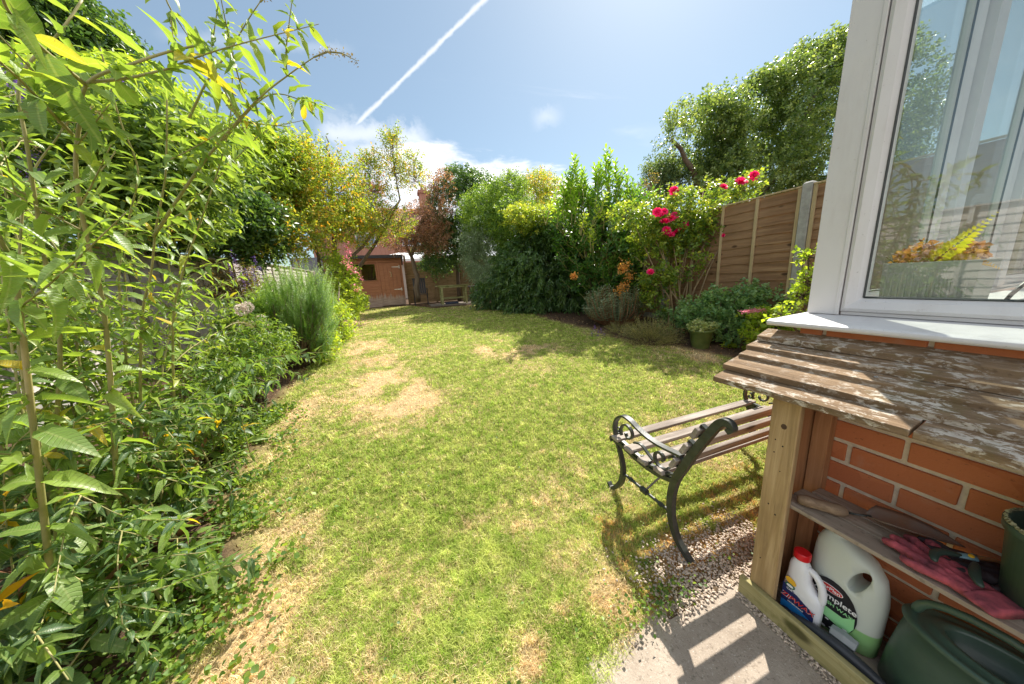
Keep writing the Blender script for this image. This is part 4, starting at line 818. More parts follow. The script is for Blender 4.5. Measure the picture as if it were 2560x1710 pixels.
mb = MB(); mb.box((2.65, 30.2, 6.8), (3.6, 31.2, 9.7)); mb.box((2.55, 30.1, 9.5), (3.7, 31.3, 9.75)); mb.lathe((2.95, 30.7, 9.75), [(.14, 0), (.11, .35)], 12); mb.lathe((3.3, 30.7, 9.75), [(.14, 0), (.11, .35)], 12); mb.build('chimney', MAT_FB, rf)
for x_ in (-2.9, .6):
    mb = MB(); mb.box((x_, 27.94, 4.6), (x_ + 1.5, 27.99, 5.7)); wn = mb.build('window', MAT_UPVC, hs); mb = MB()
    for q in (0, 1): mb.box((x_ + .08 + q * .7, 27.925, 4.68), (x_ + .72 + q * .7, 27.937, 5.62))
    mb.build('pane', M_plain('dark_pane', (.12, .16, .2), .05), wn)
ex = empty('glazed_extension', (.5, 20, .5), 'low white roofed extension seen over the shed roof', 'extension')
mb = MB(); mb.box((-1.4, 20, .4), (5.4, 24, 2.6)); mb.build('wall', MAT_FB, ex)
mb = MB(); mb.raw([(-1.7, 19.7, 2.9), (5.6, 19.7, 2.9), (5.6, 24.2, 3.7), (.2, 24.2, 3.7), (-1.7, 19.7, 2.75), (5.6, 19.7, 2.75), (5.6, 24.2, 3.55), (.2, 24.2, 3.55)], [(0, 1, 2, 3), (4, 7, 6, 5), (0, 4, 5, 1), (1, 5, 6, 2), (2, 6, 7, 3), (3, 7, 4, 0)]); mb.build('roof', M_plain('white_roof', (.8, .78, .77), .5), ex)
mb = MB(); mb.box((-6, 22, .4), (-1.75, 25, 3.3)); ob = mb.build('outbuilding', M_plain('grey_slate', (.16, .16, .18), .8, var=.2, scale=4)); tag(ob, 'grey outbuilding left of the white roofed extension', 'outbuilding')

# ------------------------------------------------------------------ planting
def B(px, py, rx, ry, Y, rd=None):
    """a crown lobe: survey centre, and its half sizes in metres from its half sizes in photo pixels at that distance"""
    c = P(px, py, Y); k = mpp(px, py, Y); return (*c, rx * k, (rd if rd else (rx + ry) / 2 * k), ry * k)
def n3(p, s, seed=0):
    return (vn(p[:, 0] + seed + p[:, 2] * .63, p[:, 1] * .8 - seed + p[:, 2] * .31, s) + vn(p[:, 2] * 1.1 + seed * 3, p[:, 0] * .7 + p[:, 1], s)) / 2
class Crown:
    def __init__(s): s.L = Leaves(); s.T = MB()
    def fill(s, blobs, n, ln, per, size, T, upb=.35, shell=.55, gap=.0, gscale=1.6, droop=0., spread=1.0, rnd=None, twigs=0, wmul=1., out=1.0, seed=1, ground=True, jit=.3, lup=.7):
        blobs = np.array(blobs); wgt = (blobs[:, 3] * blobs[:, 5]) ** 1.0; wgt /= wgt.sum()
        b = blobs[rng.choice(len(blobs), n, p=wgt)]; d = rdir(n); r = (shell + (1 - shell) * rng.random(n) ** .6)[:, None]
        p = b[:, :3] + d * r * b[:, 3:6] * (1 + .16 * rng.normal(size=(n, 1)) * .6)
        if gap: k = n3(p, gscale, seed) > gap; p, d, b = p[k], d[k], b[k]
        if ground: p[:, 2] = np.maximum(p[:, 2], gv(p[:, 1]) + .02)
        n = len(p); ax = unit(d * out + rdir(n) * jit + np.array([0, 0, upb]))
        l = (ln * rng.uniform(.6, 1.3, n))[:, None]
        q = (np.arange(per) + .5) / per; pos = p[:, None, :] + ax[:, None, :] * l[:, None, :] * q[None, :, None]
        pos[..., 2] -= droop * l * q[None, :] ** 2
        per_ = unit(np.cross(ax, rdir(n)))[:, None, :]; oth = np.cross(ax[:, None, :], per_); ang = (np.arange(per) * 2.4)[None, :, None] + rng.random((n, 1, 1)) * 6
        ld = unit(ax[:, None, :] * .55 + (per_ * np.cos(ang) + oth * np.sin(ang)) * spread - np.array([0, 0, droop])); N = n * per
        pos = pos.reshape(-1, 3) + rng.normal(0, .006, (N, 3)); ld = ld.reshape(-1, 3); upv = unit(rng.normal(size=(N, 3)) * .5 + np.array([0, 0, lup]))
        rr = np.clip(np.repeat(rng.random(n), per) * .55 + rng.random(N) * .45, 0, 1) if rnd is None else rnd(N)
        s.L.add(pos, ld, upv, size * rng.uniform(.65, 1.25, N), T, rr, wmul)
        for i in range(min(twigs, n)): s.T.tube([p[i] - ax[i] * l[i] * 1.3, p[i], p[i] + ax[i] * l[i]], [.006, .004, .0015], 4, cap=False)
        return s
def plant(name, label, cat, base, group=None):
    b = P(*base) if len(base) == 3 and base[0] > 20 else np.array(base); return empty(name, (b[0], b[1], g(b[1])), label, cat, group)
def trunk(parent, paths, mat=WOODY, name='trunk', seg=8):
    mb = MB()
    for pts, r0, r1 in paths:
        pts = [np.array(p, float) for p in pts]; n = len(pts); fine = []
        for i in range(n - 1):
            for s in np.linspace(0, 1, 4, endpoint=False): fine.append(pts[i] * (1 - s) + pts[i + 1] * s + rng.normal(0, r0 * .25, 3))
        fine.append(pts[-1]); m_ = len(fine); mb.tube(fine, [r0 + (r1 - r0) * (i / (m_ - 1)) for i in range(m_)], seg)
    return mb.build(name, mat, parent, smooth=True)
G_ = lambda *s: [(i / (len(s) - 1), c) for i, c in enumerate(s)]
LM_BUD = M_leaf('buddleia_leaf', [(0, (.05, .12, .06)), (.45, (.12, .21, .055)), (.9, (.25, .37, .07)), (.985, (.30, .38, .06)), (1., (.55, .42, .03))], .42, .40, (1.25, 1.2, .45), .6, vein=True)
LM_BUDR = M_leaf('buddleia_small_leaf', [(0, (.05, .11, .035)), (.5, (.15, .24, .05)), (.92, (.33, .42, .08)), (1, (.45, .42, .30))], .42, .42)
LM_YEL = M_leaf('old_yellow_leaf', G_((.55, .30, .01), (.6, .42, .03)), .45)
LM_GREEN = M_leaf('mid_green_leaf', G_((.06, .13, .03), (.14, .24, .045), (.28, .38, .07)), .45)
LM_DARK = M_leaf('dark_green_leaf', G_((.035, .09, .03), (.08, .16, .045), (.17, .26, .06)), .36, .35, spec=.6)
LM_BRIGHT = M_leaf('fresh_green_leaf', G_((.15, .26, .035), (.30, .42, .05), (.46, .54, .08)), .48)
LM_ORANGE = M_leaf('turning_leaf', [(0, (.09, .17, .03)), (.35, (.20, .29, .045)), (.65, (.38, .42, .06)), (.8, (.52, .34, .05)), (.9, (.55, .22, .04)), (1, (.70, .50, .06))], .45)
LM_PURPLE = M_leaf('purple_leaf', G_((.10, .09, .04), (.26, .16, .08), (.50, .30, .20)), .42, tint=(1.25, .95, .75))
LM_GREYG = M_leaf('grey_green_leaf', G_((.13, .19, .11), (.24, .32, .19), (.40, .47, .31)), .3, .55, (1.1, 1.15, .8))
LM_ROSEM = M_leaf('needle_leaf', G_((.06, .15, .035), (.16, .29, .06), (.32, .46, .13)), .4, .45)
LM_STRAW = M_leaf('straw_stem', G_((.16, .15, .06), (.30, .25, .11), (.42, .36, .18)), .35)
PM_PURP = M_leaf('purple_petal', G_((.12, .06, .25), (.25, .14, .42)), .3, tint=(1, .9, 1.2)); PM_PINK = M_leaf('pink_petal', G_((.62, .20, .28), (.75, .35, .42)), .35, tint=(1.2, .8, .9)); PM_WHITE = M_leaf('cream_petal', G_((.62, .52, .46), (.75, .68, .62)), .35, tint=(1, 1, 1)); PM_RED = M_leaf('crimson_petal', G_((.45, .006, .09), (.68, .02, .18), (.82, .08, .32)), .35, .5, (1.4, .6, .8)); PM_ORG = M_leaf('orange_bract', G_((.5, .22, .05), (.62, .36, .12)), .4)
STEM_G = M_plain('green_cane', (.26, .27, .07), .6, var=.3, scale=9, c2=(.40, .34, .15)); STEM_R = M_wood('peeling_bark', (.22, .10, .05), (.36, .19, .10), 2, .5, knots=False)

# --- the buddleia that fills the left of the picture
bud = empty('buddleia', (-1.5, 2.0, g(2)), 'tall leafy buddleia with arching canes, filling the near left bed', 'shrub')
canes = MB(); BL = Leaves(); flow = Leaves(); fstem = MB()
def cane(pts, r0=.011, r1=.003, size=.135, pitch=.075, start=.15, side=.35, flower=False, lo=.55, hi=1.0):
    pts = [np.array(p, float) for p in pts]; ext = [2 * pts[0] - pts[1]] + pts + [2 * pts[-1] - pts[-2]]; cr = []
    for i in range(1, len(ext) - 2):
        p0, p1, p2, p3 = ext[i - 1:i + 3]
        for s in np.linspace(0, 1, 7, endpoint=False): cr.append(.5 * (2 * p1 + (p2 - p0) * s + (2 * p0 - 5 * p1 + 4 * p2 - p3) * s * s + (3 * p1 - p0 - 3 * p2 + p3) * s ** 3))
    cr.append(pts[-1]); cr = np.array(cr); seg = np.linalg.norm(np.diff(cr, axis=0), axis=1); cum = np.concatenate([[0], np.cumsum(seg)]); Lt = cum[-1]
    canes.tube(cr, [.72 * (r0 + (r1 - r0) * c / Lt) for c in cum], 7)
    at = np.arange(start * Lt, Lt, pitch); ps = np.stack([np.interp(at, cum, cr[:, k]) for k in range(3)], 1); ax = unit(np.stack([np.interp(at + .02, cum, cr[:, k]) for k in range(3)], 1) - np.stack([np.interp(at - .02, cum, cr[:, k]) for k in range(3)], 1))
    for i, (p, a) in enumerate(zip(ps, ax)):
        f = i / max(1, len(ps)); b = np.cross(a, (0, 0, 1.)); b = b / (np.linalg.norm(b) + 1e-6) if np.linalg.norm(b) > .15 else np.array((1., 0, 0)); c = np.cross(a, b)
        th = rng.uniform(-.4, .4) + (pi / 2 if i % 2 else 0); s_ = size * (1 - .45 * f) * rng.uniform(.7, 1.2)
        for q in (0, pi):
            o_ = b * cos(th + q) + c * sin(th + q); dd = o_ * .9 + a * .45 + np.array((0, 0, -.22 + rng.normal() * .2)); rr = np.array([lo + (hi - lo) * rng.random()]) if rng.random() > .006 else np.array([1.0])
            BL.add(p[None] + rng.normal(0, .002, (1, 3)), dd[None], (np.array((0, 0, 1.)) + rng.normal(0, .35, 3))[None], [s_], T_LV[int(rng.integers(4))], rr, rng.uniform(.8, 1.3))
            if rng.random() < .55: BL.add(p[None], (o_ * .5 + a * .8)[None], rdir(1, .8), [s_ * .45], T_LANCE, rr)
        if side and rng.random() < side and .2 < f < .85:
            o_ = b * cos(th) + c * sin(th); ln = rng.uniform(.12, .38) * size / .13; e1 = p + (o_ * .7 + a * .6) * ln * .5; e2 = p + (o_ * .9 + a * .9) * ln + np.array((0, 0, -.06 * ln))
            cane([p, e1, e2], .0035, .0015, size * .62, pitch * .55, .15, 0, lo=lo, hi=hi)
    if flower:
        e = cr[-1]; a = unit((cr[-1] - cr[-3])[None])[0]; tip = [e + a * .06 * i + np.array((0, 0, -.011 * i * i)) for i in range(4)]; fstem.tube(tip, [.003, .003, .0025, .001], 5)
        m_ = 110; s_ = rng.random(m_); q = np.array([np.interp(s_ * 3, range(4), [t_[k] for t_ in tip]) for k in range(3)]).T
        flow.add(q + rng.normal(0, .008, (m_, 3)), rdir(m_), rdir(m_), rng.uniform(.006, .013, m_), T_SMALL)
def px(*l): return [P(*q) for q in l]
def gp(x, y, z=0): return (x, y, g(y) + z)
# canes read off their course, each at its own distance
cane([gp(-1.38, 1.75), *px((268, 850, 1.5), (222, 620, 1.42), (190, 440, 1.36), (200, 300, 1.33), (222, 205, 1.3), (330, 160, 1.3), (420, 130, 1.35), (500, 112, 1.4))], .015, .004, .13, .085, .22, .25)
cane(px((222, 205, 1.3), (320, 195, 1.34), (420, 172, 1.4), (480, 160, 1.45), (590, 240, 1.5)), .006, .002, .15, .07)
cane(px((180, 335, 1.35), (110, 262, 1.25), (50, 200, 1.15), (0, 155, 1.05)), .007, .003, .14, .09); cane(px((210, 208, 1.3), (110, 125, 1.15), (30, 40, 1.0), (0, -20, .95)), .008, .003, .16, .09)
cane([gp(-1.45, 2.0), *px((352, 850, 1.8), (378, 680, 1.75), (390, 570, 1.7), (412, 450, 1.65), (417, 330, 1.6), (417, 215, 1.6))], .011, .003, .12, .075, .2, .3)
cane(px((384, 592, 1.7), (466, 466, 1.62), (548, 356, 1.58), (647, 247, 1.55), (730, 181, 1.52), (785, 143, 1.5)), .009, .0025, .10, .075, .1, .3, flower=True)
cane([gp(-1.35, 2.1), *px((432, 850, 1.9), (455, 690, 1.85), (510, 530, 1.75), (548, 356 + 60, 1.7), (575, 300, 1.65), (583, 130, 1.6))], .010, .002, .10, .07, .2, .3)
cane(px((470, 300, 1.65), (520, 200, 1.6), (575, 125, 1.6), (620, 50, 1.58), (650, 5, 1.55)), .006, .002, .09, .07, .1, .2, flower=True)
cane(px((505, 405, 1.7), (560, 350, 1.65), (640, 260, 1.6), (700, 235, 1.55), (800, 270, 1.5)), .005, .002, .11, .06, .1, .2)
cane(px((400, 0 - 60, 1.5), (420, 10, 1.5), (470, 90, 1.55), (500, 130, 1.55)), .004, .002, .07, .06, flower=True)
cane([gp(-1.3, 1.35), *px((52, 800, 1.15), (28, 660, 1.1), (0, 600, 1.05), (-60, 480, 1.0))], .014, .006, .16, .09, .2, .3)
cane([gp(-1.6, 1.7), *px((150, 900, 1.5), (110, 640, 1.45), (70, 380, 1.4), (50, 200, 1.4), (150, 80, 1.45), (205, 0, 1.5))], .012, .004, .14, .085, .2, .3)
cane([gp(-1.6, 2.3), *px((300, 760, 2.1), (320, 560, 2.1), (345, 430, 2.0), (300, 300, 1.9), (250, 120, 1.8))], .010, .003, .12, .08, .2, .3)
cane([gp(-1.5, 2.6), *px((420, 640, 2.3), (470, 520, 2.2), (560, 430, 2.1), (660, 330, 2.0), (760, 300, 1.95))], .009, .002, .11, .07, .2, .3)
# canes that nobody could single out: from the crown of the root outwards
bases = [(-1.35, 1.5), (-1.5, 1.75), (-1.6, 2.05), (-1.4, 2.25), (-1.75, 1.85), (-1.7, 2.5), (-1.55, 1.4), (-1.25, 1.8)]
for i in range(44):
    bx_, by_ = bases[i % 8]; a = rng.uniform(-pi, pi); rad = rng.uniform(.2, 1.15); H = rng.uniform(1.0, 2.25); tx, ty = bx_ + cos(a) * rad * .9 - .28, by_ + .35 + sin(a) * rad * 1.0
    tx = min(tx, -.78 + .08 * (H - 1)) if ty < 2.6 else min(tx, -.9); ty = max(ty, .95)
    if abs(tx) < .9 and ty < 1.2: tx -= .35
    cane([gp(bx_ + rng.normal(0, .08), by_ + rng.normal(0, .08)), (bx_ * .8 + tx * .2, by_ * .8 + ty * .2, g(by_) + H * .45), (bx_ * .4 + tx * .6, by_ * .4 + ty * .6, g(by_) + H * .85), (tx, ty, g(by_) + H)], rng.uniform(.007, .012), .003, rng.uniform(.075, .125), .07, .3, .30, flower=i % 4 == 0, lo=.35)
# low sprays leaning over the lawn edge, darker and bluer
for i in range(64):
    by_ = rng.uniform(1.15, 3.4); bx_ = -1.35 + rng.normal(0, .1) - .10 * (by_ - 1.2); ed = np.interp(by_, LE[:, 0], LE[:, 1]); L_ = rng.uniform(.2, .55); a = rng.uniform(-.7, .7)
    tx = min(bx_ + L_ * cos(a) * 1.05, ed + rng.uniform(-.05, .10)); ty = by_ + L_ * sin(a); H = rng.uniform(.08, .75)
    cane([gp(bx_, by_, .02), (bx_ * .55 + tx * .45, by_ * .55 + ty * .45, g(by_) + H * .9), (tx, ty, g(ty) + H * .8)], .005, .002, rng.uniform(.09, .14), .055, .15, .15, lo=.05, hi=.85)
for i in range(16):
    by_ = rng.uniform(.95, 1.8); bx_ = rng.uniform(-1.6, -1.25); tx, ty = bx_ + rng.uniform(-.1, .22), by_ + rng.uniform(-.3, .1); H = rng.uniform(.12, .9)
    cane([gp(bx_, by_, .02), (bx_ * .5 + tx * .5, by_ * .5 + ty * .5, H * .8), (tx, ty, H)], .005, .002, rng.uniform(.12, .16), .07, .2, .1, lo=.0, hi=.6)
cane(px((560, 960, 2.6), (640, 905, 2.5), (740, 885, 2.45), (830, 880, 2.4)), .005, .002, .12, .06, .05, .1, lo=.1, hi=.6); cane(px((480, 1010, 2.2), (560, 985, 2.2), (640, 960, 2.15), (700, 948, 2.1)), .005, .002, .12, .055, .05, .1, lo=.0, hi=.5)
cane(px((380, 1390, 1.6), (470, 1400, 1.5), (560, 1415, 1.42), (650, 1405, 1.4)), .004, .002, .10, .045, .05, .1, lo=.1, hi=.5)
bk = Crown().fill([B(120, 430, 170, 110, 2.9, .3), B(330, 420, 130, 100, 3.0, .3), B(60, 640, 120, 60, 2.6, .25), B(440, 520, 90, 70, 3.1, .3), B(300, 300, 130, 60, 3.1, .3), B(520, 400, 70, 60, 3.2, .3)], 1150, .16, 9, .075, T_LANCE_LO, shell=.1, upb=.5, gap=.33, gscale=3., wmul=1.25)
bk.L.build('rear_foliage', LM_BUDR, bud)
canes.build('cane', STEM_G, bud, smooth=True); BL.build('foliage', LM_BUD, bud, smooth=True, veins=True); flow.build('seed_heads', M_leaf('dry_flower', G_((.16, .12, .07), (.30, .24, .13)), .25), bud); fstem.build('flower_stalk', STEM_G, bud)
mb = MB()
for i in range(22):
    bx_, by_ = bases[i % 8]; a = rng.uniform(-pi, pi); r_ = rng.uniform(.006, .014); bx_ += .0; L_ = rng.uniform(.18, .42)
    mb.tube([gp(bx_ + .02 * cos(a), by_, -.05), gp(bx_ + .12 * cos(a), by_ + .10 * sin(a), L_ * .45), gp(bx_ + .30 * cos(a), by_ + .22 * sin(a), L_)], [r_ * 1.4, r_, r_ * .25], 9)
mb.build('old_wood', STEM_R, bud, smooth=True)
Lq = Leaves(); n = 34; Lq.add(np.stack([rng.uniform(-1.9, -1.1, n), rng.uniform(.9, 2.6, n), rng.uniform(.1, .75, n)], 1), rdir(n), rdir(n, 1), rng.uniform(.07, .12, n), T_LANCE); Lq.build('yellowed_leaves', LM_YEL, bud, smooth=True)
Lq = Leaves(); sp = MB()
for (a, b_, Y_) in ((225, 300, 2.6), (45, 225, 2.2), (300, 225, 2.8), (460, 378, 3.0), (85, 410, 2.6), (70, 420, 2.6), (300, 445, 3.0), (255, 570, 3.0), (15, 160, 2.2), (345, 600, 3.2)):
    c0 = P(a, b_, Y_); n = 150; s_ = rng.random(n); Lq.add(c0 + np.stack([rng.normal(0, .014, n), rng.normal(0, .014, n), (s_ - .5) * .13], 1), rdir(n), rdir(n), np.full(n, .012), T_SMALL)
Lq.build('flower_spikes', PM_PURP, bud)

# --- ground cover, litter
n = 9000; y = rng.uniform(.7, 3.2, n); x = np.interp(y, LE[:, 0], LE[:, 1]) - .03 + rng.normal(0, .15, n); k = (fb(x, y, 4, 3) > .42); x, y = x[k], y[k]; n = len(x)
Lq = Leaves(); Lq.add(np.stack([x, y, gv(y) + rng.uniform(.0, .045, n)], 1), rdir(n, .2), rdir(n, 2.5), rng.uniform(.012, .03, n), T_ROUND)
tag(Lq.build('ground_ivy', LM_GREEN), 'low round-leaved weeds creeping out of the left bed', 'ground cover', kind='stuff')
n = 3600; y = rng.uniform(.6, 3.0, n); x = rng.uniform(-1.0, 3.4, n); k = (lawn_in(x, y) > .0) & (fb(x + 9, y, 3.1, 3) > .58); x, y = x[k], y[k]; n = len(x)
Lq = Leaves(); Lq.add(np.stack([x, y, gv(y) + rng.uniform(.008, .022, n)], 1), rdir(n, .3), rdir(n, 2.5), rng.uniform(.008, .016, n), T_ROUND)
xx, yy = rng.normal(.78, .10, 260), rng.normal(.70, .03, 260); Lq.add(np.stack([xx, yy, -.01 + rng.uniform(0, .03, 260)], 1), rdir(260, .4), rdir(260, 2), rng.uniform(.008, .018, 260), T_ROUND)
tag(Lq.build('clover', LM_GREEN), 'clover patches growing through the near lawn', 'clover', kind='stuff')
n = 5200; y = rng.uniform(.7, 12.5, n); sd = rng.random(n) < .55; x = np.where(sd, np.interp(y, LE[:, 0], LE[:, 1]) - np.abs(rng.normal(0, .35, n)) + .03, np.interp(y, RE[:, 0], RE[:, 1]) + np.abs(rng.normal(0, .3, n)) - .03); k = sd | (y > 2.4); x, y = x[k], y[k]; n = len(x)
Lq = Leaves(); Lq.add(np.stack([x, y, gv(y) + rng.uniform(-.005, .02, n)], 1), rdir(n), rdir(n), rng.uniform(.015, .04, n), T_LANCE_LO, wmul=1.8); tag(Lq.build('leaf_litter', M_leaf('litter', G_((.12, .06, .035), (.28, .16, .08), (.42, .30, .18)), .15, .8)), 'dry brown leaves and bark lying along the bed edges', 'leaf litter', kind='stuff')

# --- left bed beyond the buddleia
ro = plant('rosemary_bush', 'upright feathery rosemary bush at the left lawn edge', 'shrub', (-1.38, 4.45, 0))
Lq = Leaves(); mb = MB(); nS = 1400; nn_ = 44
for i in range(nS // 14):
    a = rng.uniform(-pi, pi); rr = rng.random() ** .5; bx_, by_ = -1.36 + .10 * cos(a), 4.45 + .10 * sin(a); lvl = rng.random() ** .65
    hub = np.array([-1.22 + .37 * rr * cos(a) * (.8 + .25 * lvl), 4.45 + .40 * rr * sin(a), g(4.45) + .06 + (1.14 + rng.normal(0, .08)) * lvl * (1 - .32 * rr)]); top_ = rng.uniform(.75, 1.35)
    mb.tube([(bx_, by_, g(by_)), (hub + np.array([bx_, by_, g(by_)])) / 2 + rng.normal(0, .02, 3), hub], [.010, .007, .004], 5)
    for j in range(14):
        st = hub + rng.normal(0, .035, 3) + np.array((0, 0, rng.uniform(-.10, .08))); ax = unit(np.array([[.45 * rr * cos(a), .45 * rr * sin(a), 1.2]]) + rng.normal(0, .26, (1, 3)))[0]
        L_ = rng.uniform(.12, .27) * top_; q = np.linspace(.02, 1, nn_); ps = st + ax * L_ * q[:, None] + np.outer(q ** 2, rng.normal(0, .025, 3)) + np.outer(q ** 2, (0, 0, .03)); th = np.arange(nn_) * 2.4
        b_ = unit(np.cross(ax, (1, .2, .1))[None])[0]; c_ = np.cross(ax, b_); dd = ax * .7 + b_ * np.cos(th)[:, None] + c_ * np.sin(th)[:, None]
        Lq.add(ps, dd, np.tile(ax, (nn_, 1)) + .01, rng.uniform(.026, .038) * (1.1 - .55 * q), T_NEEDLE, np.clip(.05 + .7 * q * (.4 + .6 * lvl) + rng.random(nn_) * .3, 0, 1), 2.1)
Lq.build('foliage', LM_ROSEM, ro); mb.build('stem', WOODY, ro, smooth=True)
def shrub(name, label, cat, blobs, n, ln, per, size, T, mat, base=None, group=None, trunks=None, extra=None, **kw):
    bl = np.array(blobs); c = base if base else (bl[:, 0].mean(), bl[:, 1].mean()); r0 = empty(name, (c[0], c[1], g(c[1])), label, cat, group)
    cr = Crown().fill(blobs, n, ln, per, size, T, twigs=kw.pop('twigs', 60), **kw); cr.L.build('foliage' if cat != 'tree' else 'crown', mat, r0)
    if cr.T.v: cr.T.build('twig', WOODY, r0)
    tr = trunks if trunks else [([(c[0] + rng.normal(0, .05), c[1], g(c[1]) - .05), (c[0], c[1], g(c[1]) + .5 * max(.2, (b[2] - g(c[1])))), (b[0], b[1], b[2])], .02 + .008 * max(.1, b[2]), .006) for b in bl[:5]]
    trunk(r0, tr, name='trunk' if cat == 'tree' else 'stem'); return r0
shrub('flowering_perennial', 'loose mixed foliage low in the left bed before the rosemary', 'plant', [B(600, 880, 60, 35, 3.6, .3), B(660, 860, 55, 60, 3.4, .3), B(600, 930, 80, 40, 3.0, .3)], 520, .10, 9, .05, T_LANCE_LO, LM_GREEN, upb=.5, shell=.2)
hy = shrub('hydrangea', 'pale flowered shrub between the buddleia and the rosemary', 'shrub', [B(620, 810, 50, 35, 4.3, .3), B(680, 780, 40, 50, 5.2, .3)], 380, .10, 7, .07, T_SMALL, LM_GREEN, shell=.3, upb=.4)
for (a, b_, r_, Y_) in ((604, 775, .05, 4.0), (618, 768, .045, 4.0), (652, 798, .035, 3.9), (628, 812, .03, 3.9), (662, 815, .03, 3.9)):
    c0 = P(a, b_, Y_); n = 130; d = rdir(n); Lq = Leaves().add(c0 + d * r_, d + rdir(n) * .6, d, np.full(n, .022), T_ROUND); Lq.build('bloom', PM_WHITE, hy)
sv = shrub('purple_salvia', 'thin stemmed plant with lilac flower spikes in front of the silvered fence', 'plant', [B(600, 720, 60, 45, 5.4, .3)], 330, .12, 8, .05, T_LANCE_LO, M_leaf('bronze_leaf', G_((.10, .05, .03), (.13, .14, .04), (.25, .12, .05)), .4), upb=.8, shell=.1)
for (a, b_) in ((633, 685), (636, 695), (618, 690), (578, 678), (585, 645), (654, 685), (608, 700), (640, 662)):
    c0 = P(a, b_, 5.0); n = 55; Lq = Leaves().add(c0 + np.stack([rng.normal(0, .010, n), rng.normal(0, .012, n), rng.uniform(-.11, .11, n)], 1), rdir(n), rdir(n), np.full(n, .017), T_SMALL); Lq.build('flower_spike', PM_PURP, sv)
pk = shrub('fuchsia', 'pink flowered shrub between the rosemary and the shed', 'shrub', [B(850, 690, 35, 60, 7.6, .4), B(870, 740, 30, 50, 7.4, .4), B(845, 800, 30, 50, 6.0, .3), B(800, 860, 40, 45, 4.7, .25)], 900, .12, 8, .06, T_SMALL, LM_BRIGHT, shell=.25, upb=.4)
Lq = Leaves(); cs = np.array([P(a, b_, 7.2) for a, b_ in ((872, 630), (865, 622), (868, 645), (876, 670), (886, 679), (871, 665), (862, 640), (905, 697), (895, 725), (892, 723), (882, 712), (870, 658), (884, 676), (858, 655), (868, 612), (864, 860))])
for c0 in cs: n = 14; Lq.add(c0 + rng.normal(0, .03, (n, 3)), rdir(n, -.6), rdir(n), rng.uniform(.03, .055, n), T_SMALL)
Lq.build('blossom', PM_PINK, pk)
shrub('lime_shrub', 'small lime leaved plant at the foot of the shed', 'plant', [B(875, 770, 28, 18, 9.5, .3), B(895, 755, 25, 14, 10.5, .3)], 160, .12, 7, .10, T_SMALL, LM_BRIGHT, shell=.1)
# climbers and trees along and behind the silvered fence
haw = shrub('hawthorn_tree', 'spreading tree with yellow and orange turning leaves, left of the shed', 'tree', [B(820, 480, 85, 100, 7.8, .8), B(745, 560, 100, 70, 7.2, .7), B(760, 420, 50, 60, 8.0, .5), B(890, 560, 60, 45, 8.5, .5), B(675, 590, 70, 50, 6.5, .5), B(700, 470, 60, 90, 7.2, .6)],
    4300, .26, 10, .062, T_SMALL, LM_ORANGE, base=(-1.9, 8.2), shell=.35, gap=.40, gscale=2.2, upb=.3, twigs=240, trunks=[(px((838, 700, 8.2), (838, 620, 8.1), (832, 520, 8.0), (822, 400, 8.0), (815, 340, 8.0)), .06, .01), (px((838, 690, 8.2), (890, 630, 8.3), (945, 570, 8.5), (1000, 500, 8.7)), .045, .008), (px((805, 680, 7.6), (785, 600, 7.4), (740, 520, 7.2)), .04, .01), (px((838, 720, 8.2), (838, 760, 8.2)), .07, .06)])
shrub('crab_apple_tree', 'airy tree with upright yellowing sprays against the cloud', 'tree', [B(985, 420, 26, 75, 9.2, .4), B(985, 340, 12, 22, 9.2, .2), B(935, 470, 50, 60, 9.0, .5), B(1040, 395, 16, 14, 9.4, .2), B(960, 560, 70, 40, 9.0, .5), B(1035, 440, 28, 30, 9.4, .4), B(925, 405, 20, 25, 9.0, .3)], 1200, .24, 10, .062, T_SMALL, LM_ORANGE, base=(-.9, 9.3), shell=.2, gap=.42, gscale=2.4, upb=.6, twigs=200,
    trunks=[(px((1000, 500, 9), (985, 420, 9.2), (980, 330, 9.2)), .02, .005), (px((880, 700, 9), (950, 590, 9), (1000, 500, 9)), .05, .02)])
shrub('hedge_shrub', 'dense green shrub rising over the silvered fence behind the salvia', 'shrub', [B(600, 560, 90, 60, 6.2, .6), B(520, 520, 100, 90, 6.0, .7), B(640, 620, 50, 30, 6.3, .4), B(430, 560, 90, 60, 5.4, .6)], 2600, .20, 9, .085, T_SMALL, LM_DARK, base=(-3.7, 5.5), shell=.45, gap=.38, gscale=1.9)
shrub('leaning_tree', 'broad leafy tree above the fence behind the buddleia tips', 'tree', [B(640, 450, 90, 70, 7.2, .8), B(560, 450, 90, 80, 6.8, .8), B(420, 430, 100, 90, 6.2, .8), B(700, 400, 40, 45, 7.4, .4), B(620, 370, 35, 30, 7.2, .4), B(480, 350, 60, 40, 6.8, .5)], 3900, .26, 9, .09, T_LANCE_LO, M_leaf('leaning_leaf', G_((.08, .16, .03), (.22, .32, .05), (.40, .46, .08)), .46), base=(-4.2, 6.6), shell=.45, gap=.42, gscale=1.7, twigs=160, wmul=1.5)
shrub('dark_tree', 'dark leaved tree at the top left behind the buddleia', 'tree', [B(190, 90, 75, 85, 6.5, .8), B(230, 170, 60, 60, 6.5, .7), B(100, 150, 90, 70, 6.2, .8), B(60, 60, 60, 60, 6.0, .6), B(300, 260, 60, 50, 6.6, .6)], 3600, .24, 9, .085, T_SMALL, LM_DARK, base=(-6.0, 6.4), shell=.5, gap=.43, gscale=1.8, twigs=120)
